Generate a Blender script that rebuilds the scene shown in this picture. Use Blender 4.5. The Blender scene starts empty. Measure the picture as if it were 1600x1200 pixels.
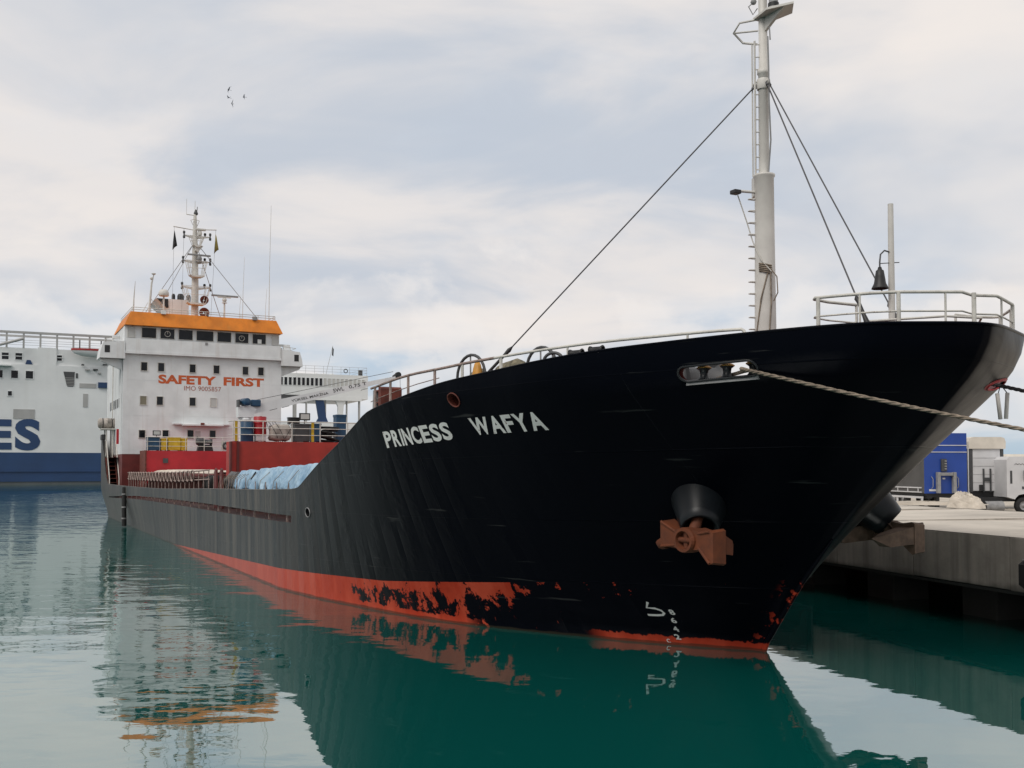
import bpy, bmesh, math, random
from mathutils import Vector, Matrix, geometry
random.seed(7)
R = math.radians
scn = bpy.context.scene

# ------------------------------------------------------------------ camera
F_PX = 1580.0
cam_d = bpy.data.cameras.new('camera'); cam = bpy.data.objects.new('camera', cam_d)
scn.collection.objects.link(cam); scn.camera = cam
cam_d.sensor_width = 36.0; cam_d.lens = F_PX / 1600 * 36.0
cam_d.shift_y = 75 / 1600
cam_d.clip_start = 0.1; cam_d.clip_end = 6000
cam.location = (0, 0, 3.45)
cam.rotation_euler = (R(90) + math.atan(55 / F_PX), 0, 0)

# ------------------------------------------------------------------ world: NISHITA sky seen through a broken overcast
SUN_EL, SUN_AZ = R(48), R(-140)          # azimuth clockwise from +Y (behind the camera, to the left)
w = bpy.data.worlds.new('World'); scn.world = w; w.use_nodes = True
nt = w.node_tree; N = nt.nodes; L = nt.links
for n in list(N): N.remove(n)
def nd(t, **k):
    n = N.new(t)
    for a, b in k.items(): setattr(n, a, b)
    return n
def wm(op, a, b=None, c=None, clamp=False):
    n = nd('ShaderNodeMath', operation=op, use_clamp=clamp)
    for i, v in enumerate((a, b, c)):
        if v is None: continue
        if isinstance(v, (int, float)): n.inputs[i].default_value = v
        else: L.new(v, n.inputs[i])
    return n.outputs[0]
out = nd('ShaderNodeOutputWorld'); bg = nd('ShaderNodeBackground')
L.new(bg.outputs[0], out.inputs[0]); bg.inputs[1].default_value = 0.10
sky = nd('ShaderNodeTexSky', sky_type='NISHITA', sun_disc=False, sun_elevation=SUN_EL, sun_rotation=SUN_AZ, air_density=1.0, dust_density=1.5, ozone_density=1.0)
tc = nd('ShaderNodeTexCoord'); sep = nd('ShaderNodeSeparateXYZ'); L.new(tc.outputs['Generated'], sep.inputs[0])
zc = wm('MAXIMUM', sep.outputs[2], 0.0)
den = wm('ADD', zc, 0.16)
comb = nd('ShaderNodeCombineXYZ')
L.new(wm('DIVIDE', sep.outputs[0], den), comb.inputs[0]); L.new(wm('DIVIDE', sep.outputs[1], den), comb.inputs[1])
L.new(wm('MULTIPLY', zc, 2.0), comb.inputs[2])
def wnoise(scale, detail, rough, off, dist=0.0, vec=None):
    m = nd('ShaderNodeMapping'); m.inputs['Location'].default_value = off
    L.new(vec or comb.outputs[0], m.inputs[0])
    n = nd('ShaderNodeTexNoise'); n.inputs['Scale'].default_value = scale; n.inputs['Detail'].default_value = detail
    n.inputs['Roughness'].default_value = rough; n.inputs['Distortion'].default_value = dist
    L.new(m.outputs[0], n.inputs[0]); return n.outputs[0]
def wramp(v, lo, hi):
    n = nd('ShaderNodeMapRange', interpolation_type='SMOOTHSTEP'); L.new(v, n.inputs[0])
    n.inputs[1].default_value = lo; n.inputs[2].default_value = hi; return n.outputs[0]
def wmix(f, a, b):
    n = nd('ShaderNodeMix', data_type='RGBA')
    if isinstance(f, float): n.inputs[0].default_value = f
    else: L.new(f, n.inputs[0])
    for i, v in ((6, a), (7, b)):
        if isinstance(v, tuple): n.inputs[i].default_value = v + (1,)
        else: L.new(v, n.inputs[i])
    return n.outputs[2]
SK = (2.6, 7.7, 0.0)
big = wnoise(0.62, 5, 0.5, SK, 0.6)
mid = wnoise(1.25, 7, 0.52, (4.3, 2.2, 0.0), 0.6)
fine = wnoise(3.6, 8, 0.62, (1.1, 8.2, 0.0), 0.4)
# a cool blue-grey layer, with paler, warmer cloud lying over it in sheets and tatters
sheet = wmix(wramp(big, 0.40, 0.60), (4.75, 5.15, 5.8), (6.95, 6.7, 6.6))
sheet = wmix(wm('MULTIPLY', wramp(mid, 0.40, 0.66), 0.68), sheet, (8.0, 7.35, 6.85))
sheet = wmix(wm('MULTIPLY', wramp(fine, 0.48, 0.72), 0.13), sheet, (6.0, 6.5, 7.2))
# thin gaps in which the sky itself shows, mostly low over the sea
gapn = wnoise(0.9, 7, 0.5, (7.9, 5.1, 1.0), 0.3)
low = wramp(sep.outputs[2], 0.16, 0.0)
gap = wm('MULTIPLY', wramp(wm('ADD', gapn, wm('MULTIPLY', low, 0.16)), 0.48, 0.70), wm('ADD', wm('MULTIPLY', wramp(sep.outputs[2], 0.26, 0.03), 0.72), 0.10))
skyc = nd('ShaderNodeMix', data_type='RGBA', blend_type='MULTIPLY'); skyc.inputs[0].default_value = 1.0
L.new(sky.outputs[0], skyc.inputs[6]); skyc.inputs[7].default_value = (0.58, 0.74, 0.90, 1)
allc = wmix(gap, sheet, wmix(0.65, skyc.outputs[2], (3.9, 5.5, 7.1)))
# cumulus heads standing low over the horizon
dirm = nd('ShaderNodeMapping'); dirm.inputs['Scale'].default_value = (1, 1, 1.5); L.new(tc.outputs['Generated'], dirm.inputs[0])
cu = wnoise(4.6, 9, 0.56, (0.2, 0.9, 0.3), 0.25, dirm.outputs[0])
hgt = wm('ADD', wm('MULTIPLY', sep.outputs[2], -1.35), cu)
cum = wm('MULTIPLY', wramp(hgt, 0.30, 0.40), wramp(sep.outputs[2], 0.01, 0.06))
cshade = wmix(wramp(hgt, 0.31, 0.50), (8.0, 7.55, 7.2), (6.2, 6.25, 6.45))
allc = wmix(wm('MULTIPLY', cum, 0.7), allc, cshade)
# nothing of the bright sky below the horizon
allc = wmix(wramp(sep.outputs[2], -0.02, 0.0), (1.2, 1.4, 1.5), allc)
L.new(allc, bg.inputs[0])

# ------------------------------------------------------------------ the sun, diffused by the overcast
sd = bpy.data.lights.new('sun', 'SUN'); sun = bpy.data.objects.new('sun', sd); scn.collection.objects.link(sun)
sd.energy = 1.4; sd.angle = R(28); sd.color = (1.0, 0.95, 0.89)
sv = Vector((math.sin(SUN_AZ) * math.cos(SUN_EL), math.cos(SUN_AZ) * math.cos(SUN_EL), math.sin(SUN_EL)))
sun.rotation_euler = sv.to_track_quat('Z', 'Y').to_euler()

vs = scn.view_settings
vs.view_transform = 'Standard'; vs.look = 'None'; vs.gamma = 1.0; vs.exposure = 0.22; vs.use_curve_mapping = False
scn.cycles.max_bounces = 5; scn.cycles.glossy_bounces = 3; scn.cycles.diffuse_bounces = 3; scn.cycles.caustics_reflective = False

# ------------------------------------------------------------------ materials
MATS = {}
def new_mat(name):
    m = bpy.data.materials.new(name); m.use_nodes = True; MATS[name] = m
    b = m.node_tree.nodes['Principled BSDF']; return m, m.node_tree, b
class G:
    """small node-graph helper"""
    def __init__(s, nt): s.nt = nt; s.n = nt.nodes; s.l = nt.links; s.tc = s.n.new('ShaderNodeTexCoord')
    def put(s, v, sock):
        if isinstance(v, (int, float)): sock.default_value = v
        elif isinstance(v, tuple): sock.default_value = v if len(v) == len(sock.default_value) else v + (1,)
        else: s.l.new(v, sock)
    def math(s, op, a, b=None, c=None, clamp=False):
        n = s.n.new('ShaderNodeMath'); n.operation = op; n.use_clamp = clamp
        for i, v in enumerate((a, b, c)):
            if v is not None: s.put(v, n.inputs[i])
        return n.outputs[0]
    def xyz(s, src='Object'):
        n = s.n.new('ShaderNodeSeparateXYZ'); s.l.new(s.tc.outputs[src], n.inputs[0]); return n.outputs
    def map(s, scale=(1, 1, 1), loc=(0, 0, 0), src='Object'):
        n = s.n.new('ShaderNodeMapping'); n.inputs['Scale'].default_value = scale; n.inputs['Location'].default_value = loc
        s.l.new(s.tc.outputs[src], n.inputs[0]); return n.outputs[0]
    def noise(s, scale, detail=4, rough=0.55, vec=None, dist=0.0):
        n = s.n.new('ShaderNodeTexNoise'); n.inputs['Scale'].default_value = scale; n.inputs['Detail'].default_value = detail
        n.inputs['Roughness'].default_value = rough; n.inputs['Distortion'].default_value = dist
        s.l.new(vec if vec is not None else s.tc.outputs['Object'], n.inputs[0]); return n.outputs[0]
    def ramp(s, v, lo, hi, a=0.0, b=1.0):
        n = s.n.new('ShaderNodeMapRange'); n.interpolation_type = 'SMOOTHSTEP'; s.put(v, n.inputs[0])
        for i, q in ((1, lo), (2, hi), (3, a), (4, b)): s.put(q, n.inputs[i])
        return n.outputs[0]
    def mix(s, f, a, b, mode='MIX'):
        n = s.n.new('ShaderNodeMix'); n.data_type = 'RGBA'; n.blend_type = mode
        s.put(f, n.inputs[0]); s.put(a, n.inputs[6]); s.put(b, n.inputs[7]); return n.outputs[2]
    def bump(s, h, strength=0.3, dist=0.02, prev=None):
        n = s.n.new('ShaderNodeBump'); n.inputs['Strength'].default_value = strength; n.inputs['Distance'].default_value = dist
        s.put(h, n.inputs['Height'])
        if prev is not None: s.l.new(prev, n.inputs['Normal'])
        return n.outputs[0]
def paint(name, col, rough=0.5, var=0.12, scale=3.0, streak=0.0, streak_col=(0.16, 0.09, 0.05), metallic=0.0, bump=0.0, spots=0.0, spec=0.5):
    """weathered paint: tone variation, vertical run-off streaks, rust spots"""
    m, t, b = new_mat(name); g = G(t)
    dark = tuple(c * (1 - var * 2.2) for c in col); lite = tuple(min(1, c * (1 + var * 0.7)) for c in col)
    c = g.mix(g.ramp(g.noise(scale, 6), 0.3, 0.7), dark, lite)
    if streak:
        st = g.noise(1.0, 5, 0.6, g.map((scale * 2.6, scale * 2.6, scale * 0.12)))
        c = g.mix(g.math('MULTIPLY', g.ramp(st, 0.52, 0.75), streak), c, streak_col)
    if spots:
        sp = g.noise(scale * 5, 5, 0.6)
        c = g.mix(g.math('MULTIPLY', g.ramp(sp, 0.66 - spots * 0.15, 0.72), 0.85), c, (0.13, 0.045, 0.02))
    t.links.new(c, b.inputs['Base Color'])
    b.inputs['Roughness'].default_value = rough; b.inputs['Metallic'].default_value = metallic
    b.inputs['Specular IOR Level'].default_value = spec
    if bump: t.links.new(g.bump(g.noise(scale * 4, 5), bump, 0.01), b.inputs['Normal'])
    return m
def plain(name, col, rough=0.5, metallic=0.0): 
    return paint(name, col, rough, 0.06, 6.0, metallic=metallic)

paint('house_white', (0.73, 0.75, 0.755), 0.55, 0.05, 0.9, streak=0.3, streak_col=(0.42, 0.34, 0.27), bump=0.08)
paint('mast_white', (0.62, 0.60, 0.56), 0.5, 0.06, 2.0, streak=0.12, streak_col=(0.40, 0.33, 0.26), bump=0.05)
paint('rail_white', (0.60, 0.58, 0.53), 0.5, 0.08, 6.0, spots=0.35)
paint('rail_rusty', (0.33, 0.25, 0.22), 0.65, 0.2, 5.0, spots=0.9)
paint('deck_red', (0.125, 0.016, 0.013), 0.6, 0.15, 1.6, streak=0.25, streak_col=(0.08, 0.03, 0.02), bump=0.1)
paint('deck_dark', (0.060, 0.017, 0.013), 0.7, 0.2, 1.6)
paint('bright_red', (0.44, 0.014, 0.022), 0.5, 0.08, 1.2, streak=0.15, streak_col=(0.22, 0.02, 0.02))
paint('brick_red', (0.37, 0.030, 0.019), 0.55, 0.10, 1.2, streak=0.2, streak_col=(0.12, 0.03, 0.02))
paint('rust_red', (0.15, 0.035, 0.022), 0.75, 0.25, 4.0, spots=0.5, bump=0.2)
paint('orange', (0.70, 0.21, 0.012), 0.6, 0.10, 1.4, streak=0.35, streak_col=(0.55, 0.26, 0.05))
paint('lettering_orange', (0.55, 0.10, 0.02), 0.6, 0.06, 3.0)
paint('lettering_red', (0.36, 0.10, 0.06), 0.6, 0.06, 3.0)
paint('lettering_white', (0.82, 0.83, 0.80), 0.55, 0.05, 2.0, spots=0.3)
paint('lettering_black', (0.05, 0.05, 0.05), 0.6)
paint('marks_white', (0.75, 0.76, 0.74), 0.6, 0.05, 5.0)
paint('black', (0.012, 0.012, 0.013), 0.5, 0.1, 4.0)
paint('rubber', (0.014, 0.014, 0.014), 0.8, 0.2, 5.0, bump=0.2)
paint('grey', (0.28, 0.28, 0.28), 0.55, 0.1, 4.0)
paint('dark_grey', (0.06, 0.062, 0.065), 0.55, 0.1, 4.0)
paint('steel_wire', (0.07, 0.07, 0.075), 0.45, 0.1, 6.0, metallic=0.4)
paint('blue_drum', (0.009, 0.055, 0.12), 0.45, 0.1, 3.0)
paint('red_drum', (0.36, 0.012, 0.018), 0.45, 0.1, 3.0)
paint('yellow', (0.65, 0.42, 0.02), 0.5, 0.1, 3.0)
paint('amber', (0.58, 0.27, 0.03), 0.5, 0.15, 4.0, spots=0.3)
paint('tan_cover', (0.42, 0.38, 0.34), 0.85, 0.2, 3.0, bump=0.3)
paint('net', (0.17, 0.15, 0.10), 0.95, 0.3, 9.0, bump=0.8)
paint('rope', (0.27, 0.22, 0.17), 0.9, 0.2, 12.0, bump=0.3)
paint('rope_dark', (0.03, 0.028, 0.03), 0.9, 0.2, 12.0)
paint('anchor_rust', (0.125, 0.030, 0.007), 0.75, 0.16, 4.0, spots=0.15, bump=0.2)
paint('anchor_brown', (0.17, 0.11, 0.075), 0.8, 0.2, 5.0, spots=0.25, bump=0.25)
paint('bolster_dark', (0.006, 0.008, 0.010), 0.36, 0.1, 3.0, spec=0.25)
paint('winch_green', (0.02, 0.05, 0.05), 0.5)
paint('pennant_black', (0.012, 0.012, 0.014), 0.8)
paint('pennant_yellow', (0.30, 0.24, 0.06), 0.8)
paint('ferry_white', (0.76, 0.78, 0.78), 0.55, 0.04, 0.15, streak=0.10, streak_col=(0.45, 0.42, 0.38))
paint('ferry_blue', (0.011, 0.045, 0.13), 0.5, 0.08, 0.2, streak=0.15, streak_col=(0.02, 0.05, 0.10))
paint('ferry_grey', (0.40, 0.40, 0.39), 0.6, 0.06, 0.3)
paint('ferry_boot', (0.10, 0.115, 0.12), 0.6, 0.1, 0.3)
paint('lifeboat_red', (0.36, 0.02, 0.02), 0.5)
paint('truck_blue', (0.012, 0.055, 0.30), 0.4, 0.06, 1.0)
paint('truck_white', (0.62, 0.62, 0.63), 0.45, 0.05, 1.0, streak=0.1, streak_col=(0.4, 0.37, 0.33))
paint('canvas_cream', (0.66, 0.61, 0.53), 0.8, 0.06, 1.5, bump=0.15)
paint('canvas_grey', (0.09, 0.088, 0.085), 0.8, 0.08, 1.5)
paint('sheet_cream', (0.60, 0.54, 0.46), 0.9, 0.12, 2.0, bump=0.2)
paint('bird', (0.06, 0.07, 0.09), 0.8)
m, t, b = new_mat('glass'); g = G(t)
t.links.new(g.mix(g.ramp(g.noise(0.8, 3), 0.4, 0.6), (0.004, 0.005, 0.007), (0.014, 0.016, 0.02)), b.inputs['Base Color'])
b.inputs['Roughness'].default_value = 0.06; b.inputs['Specular IOR Level'].default_value = 0.25
m, t, b = new_mat('glass_beige'); b.inputs['Base Color'].default_value = (0.20, 0.18, 0.12, 1); b.inputs['Roughness'].default_value = 0.15
m, t, b = new_mat('glass_pale'); b.inputs['Base Color'].default_value = (0.48, 0.48, 0.46, 1); b.inputs['Roughness'].default_value = 0.2

# -- tarpaulin: thin blue plastic sheet, creased
m, t, b = new_mat('tarp_blue'); g = G(t)
n1 = g.noise(1.6, 5, 0.6, None, 0.6)
t.links.new(g.mix(g.ramp(n1, 0.35, 0.68), (0.20, 0.36, 0.52), (0.38, 0.55, 0.68)), b.inputs['Base Color'])
b.inputs['Roughness'].default_value = 0.42
t.links.new(g.bump(g.noise(2.6, 5, 0.55, g.map((1.0, 1.0, 0.6)), 2.2), 1.0, 0.10), b.inputs['Normal'])
m, t, b = new_mat('tarp_black'); b.inputs['Base Color'].default_value = (0.03, 0.03, 0.032, 1); b.inputs['Roughness'].default_value = 0.3
g = G(t); t.links.new(g.bump(g.noise(5, 6, 0.6, None, 1.5), 0.9, 0.06), b.inputs['Normal'])

# -- ship's side: near-black topsides gone chalky aft, red boot-topping worn through at the bow
m, t, b = new_mat('hull_paint'); g = G(t); s_, t_, z_ = g.xyz()
st1 = g.noise(1.0, 6, 0.62, g.map((2.4, 0.6, 0.10)))
st2 = g.noise(1.0, 6, 0.60, g.map((7.0, 0.6, 0.22)))
aft = g.ramp(s_, 8.0, 19.0)
chalk = g.math('MULTIPLY', g.ramp(st1, 0.38, 0.72), aft)
col = g.mix(g.ramp(s_, 5.0, 13.0), (0.0016, 0.0024, 0.0050), (0.0095, 0.0125, 0.0135))
col = g.mix(g.math('MULTIPLY', aft, 0.7), col, (0.040, 0.044, 0.046))
col = g.mix(g.math('MULTIPLY', chalk, 0.8), col, (0.125, 0.115, 0.10))
st3 = g.noise(1.0, 6, 0.65, g.map((5.5, 0.6, 0.07), (9, 0, 0)))
col = g.mix(g.math('MULTIPLY', g.math('MULTIPLY', g.ramp(st3, 0.52, 0.70), aft), 0.75), col, (0.012, 0.013, 0.013))
# pale run-off below the bulwark top
runs = g.math('MULTIPLY', g.math('MULTIPLY', g.ramp(st2, 0.50, 0.72), g.ramp(z_, 1.7, 2.5)), g.math('MULTIPLY', aft, 0.8))
col = g.mix(g.math('MULTIPLY', runs, g.ramp(z_, 3.6, 2.9)), col, (0.17, 0.145, 0.11))
scr = g.noise(1.0, 4, 0.5, g.map((0.5, 0.5, 9.0)))
col = g.mix(g.math('MULTIPLY', g.ramp(scr, 0.68, 0.75), 0.14), col, (0.25, 0.26, 0.25))
# the port side is painted paler, standing in for light off quay and sky
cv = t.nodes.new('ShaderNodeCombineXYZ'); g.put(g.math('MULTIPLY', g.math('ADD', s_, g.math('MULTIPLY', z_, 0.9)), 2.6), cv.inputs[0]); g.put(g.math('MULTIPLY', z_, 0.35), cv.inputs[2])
port_sheen = g.noise(1.0, 7, 0.62, cv.outputs[0])
col = g.mix(g.math('MULTIPLY', g.ramp(t_, -0.05, -0.35), g.ramp(port_sheen, 0.38, 0.62, 0.0, 1.0)), col, (0.066, 0.060, 0.054))
# boot-topping
zr = g.math('ADD', g.math('MULTIPLY', g.math('SUBTRACT', 33.0, s_), 0.0303), g.math('MULTIPLY', g.math('MAXIMUM', g.math('SUBTRACT', 8.0, s_), 0.0), 0.045))
red_m = g.math('LESS_THAN', z_, zr)
peel_n = g.noise(1.0, 9, 0.74, g.map((2.6, 1.4, 1.9), (3.1, 0.0, 0.6)), 0.25)
hh_ = g.math('DIVIDE', z_, zr)
gone = g.math('ADD', g.math('ADD', g.ramp(s_, 12.2, 8.6, -0.40, 0.0), g.ramp(g.math('ADD', s_, g.math('MULTIPLY_ADD', g.noise(1.1, 4, 0.6, g.map((1, 1, 1.6), (4, 2, 1))), 7.0, -3.5)), 5.6, 0.6, -0.04, 0.22)), g.math('MULTIPLY', g.ramp(hh_, 0.95, 0.55), 0.12))
peel = g.ramp(g.math('ADD', g.math('ADD', peel_n, gone), 0.0), 0.552, 0.56)
keep = g.ramp(g.math('ADD', z_, g.math('MULTIPLY', g.math('SUBTRACT', peel_n, 0.5), 0.35)), 0.155, 0.17)      # a strip along the water keeps its paint
keep = g.math('MAXIMUM', keep, g.math('MULTIPLY', g.ramp(s_, 5.6, 5.0), g.ramp(s_, 2.4, 2.9)))
stemk = g.ramp(g.math('ADD', s_, g.math('MULTIPLY', z_, 0.87)), 0.10, 0.45)
peel = g.math('MULTIPLY', g.math('MULTIPLY', peel, keep), g.math('MAXIMUM', stemk, g.ramp(g.noise(5, 5), 0.38, 0.44)))
red_c = g.mix(g.ramp(g.noise(1.0, 6, 0.6, g.map((1.8, 1, 0.5))), 0.35, 0.7), (0.42, 0.046, 0.022), (0.54, 0.085, 0.045))
red_c = g.mix(g.math('MULTIPLY', g.ramp(s_, 9, 20), 0.45), red_c, (0.40, 0.12, 0.095))
col = g.mix(g.math('MULTIPLY', red_m, g.math('SUBTRACT', 1.0, peel)), col, red_c)
wl_n = g.noise(2.2, 5)
col = g.mix(g.math('MULTIPLY', g.ramp(g.math('SUBTRACT', z_, g.math('MULTIPLY', wl_n, 0.07)), 0.03, 0.0), 0.7), col, (0.035, 0.032, 0.022))
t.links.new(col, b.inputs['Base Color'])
t.links.new(g.math('ADD', g.ramp(s_, 3, 16, 0.30, 0.40), g.math('MULTIPLY', st1, 0.10)), b.inputs['Roughness'])
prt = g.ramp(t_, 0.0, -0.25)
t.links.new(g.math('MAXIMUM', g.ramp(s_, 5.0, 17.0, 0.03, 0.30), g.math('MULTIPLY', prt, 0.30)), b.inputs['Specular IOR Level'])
# plating: dished between frames, welded strakes
fr = g.math('PINGPONG', g.math('ADD', s_, g.math('MULTIPLY', g.noise(0.8, 2, 0.5, g.map((1, 0, 0))), 0.9)), 0.36)
dish = g.math('MULTIPLY', g.math('POWER', g.math('DIVIDE', fr, 0.36), 0.7), g.ramp(g.noise(0.7, 4), 0.38, 0.62, 0.12, 1.0))
dish = g.math('MULTIPLY', dish, g.math('MULTIPLY', g.ramp(s_, 1.0, 7.0, 0.2, 1.0), g.ramp(s_, 12.0, 17.0, 1.0, 0.18)))
nrm = g.bump(dish, 0.8, 0.034)
zs = g.math('ADD', z_, g.math('MULTIPLY', s_, 0.018))
seam = g.math('PINGPONG', zs, 0.62)
nrm = g.bump(g.ramp(seam, 0.0, 0.014, 1.0, 0.0), 0.6, 0.006, nrm)
vseam = g.math('PINGPONG', g.math('ADD', s_, 0.9), 2.9)
nrm = g.bump(g.ramp(vseam, 0.0, 0.014, 1.0, 0.0), 0.5, 0.005, nrm)
nrm = g.bump(g.noise(0.9, 4), 0.35, 0.03, nrm)
t.links.new(nrm, b.inputs['Normal'])

# -- harbour water: green turbid body, mirror surface with slight wind ripples
m, t, b = new_mat('water'); g = G(t); n = t.nodes
n.remove(b)
diff = n.new('ShaderNodeBsdfDiffuse'); gl = n.new('ShaderNodeBsdfGlossy'); mx = n.new('ShaderNodeMixShader'); fz = n.new('ShaderNodeFresnel')
diff.inputs[0].default_value = (0.001, 0.086, 0.074, 1); gl.inputs['Roughness'].default_value = 0.012; gl.inputs[0].default_value = (0.93, 0.97, 0.97, 1)
fz.inputs[0].default_value = 3.3
x_, y_, _z = g.xyz()
wind = g.ramp(g.noise(0.035, 3, 0.5, g.map((1.0, 0.55, 1.0), (11, 4, 0))), 0.42, 0.62, 0.25, 1.0)
far = g.ramp(y_, 8.0, 40.0, 0.55, 1.0)
lft = g.ramp(x_, 6.0, -8.0, 0.35, 1.0)
amp = g.math('MULTIPLY', g.math('MULTIPLY', wind, far), lft)
w1 = g.noise(0.55, 2, 0.5, g.map((1.0, 1.5, 1.0)))
w2 = g.noise(1.9, 3, 0.5, g.map((1.0, 1.7, 1.0), (3, 1, 0)), 0.3)
hh = g.math('ADD', g.math('MULTIPLY', w1, 1.0), g.math('MULTIPLY', w2, 0.13))
bn = g.bump(g.math('MULTIPLY', hh, amp), 1.0, 0.092)
for q in (diff, gl, fz): t.links.new(bn, q.inputs['Normal'])
t.links.new(g.math('MULTIPLY_ADD', fz.outputs[0], 0.82, 0.20), mx.inputs[0]); t.links.new(diff.outputs[0], mx.inputs[1]); t.links.new(gl.outputs[0], mx.inputs[2])
t.links.new(mx.outputs[0], n['Material Output'].inputs[0])

# -- concrete
def concrete(name, base, streaks, sc):
    m, t, b = new_mat(name); g = G(t)
    c = g.mix(g.ramp(g.noise(sc, 8, 0.62), 0.3, 0.7), tuple(x * 0.72 for x in base), tuple(min(1, x * 1.15) for x in base))
    c = g.mix(g.math('MULTIPLY', g.ramp(g.noise(sc * 14, 4), 0.55, 0.75), 0.3), c, tuple(x * 0.6 for x in base))
    if streaks:
        s2 = g.noise(1.0, 6, 0.6, g.map((3.0, 3.0, 0.16)))
        c = g.mix(g.math('MULTIPLY', g.ramp(s2, 0.42, 0.72), streaks), c, tuple(x * 0.42 for x in base))
        zz = g.xyz()[2]
        wet = g.ramp(g.math('ADD', zz, g.math('MULTIPLY', g.noise(1.5, 4), 0.35)), 1.22, 1.02)
        c = g.mix(g.math('MULTIPLY', wet, 0.65), c, (0.045, 0.045, 0.04))
    t.links.new(c, b.inputs['Base Color']); b.inputs['Roughness'].default_value = 0.85
    t.links.new(g.bump(g.noise(sc * 9, 6), 0.35, 0.01), b.inputs['Normal'])
concrete('quay_wall', (0.44, 0.40, 0.35), 0.65, 0.8)
concrete('quay_top', (0.50, 0.455, 0.39), 0.0, 0.25)
concrete('yard_ground', (0.46, 0.41, 0.34), 0.0, 0.35)
concrete('pier_dark', (0.06, 0.06, 0.055), 0.0, 0.8)
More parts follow.
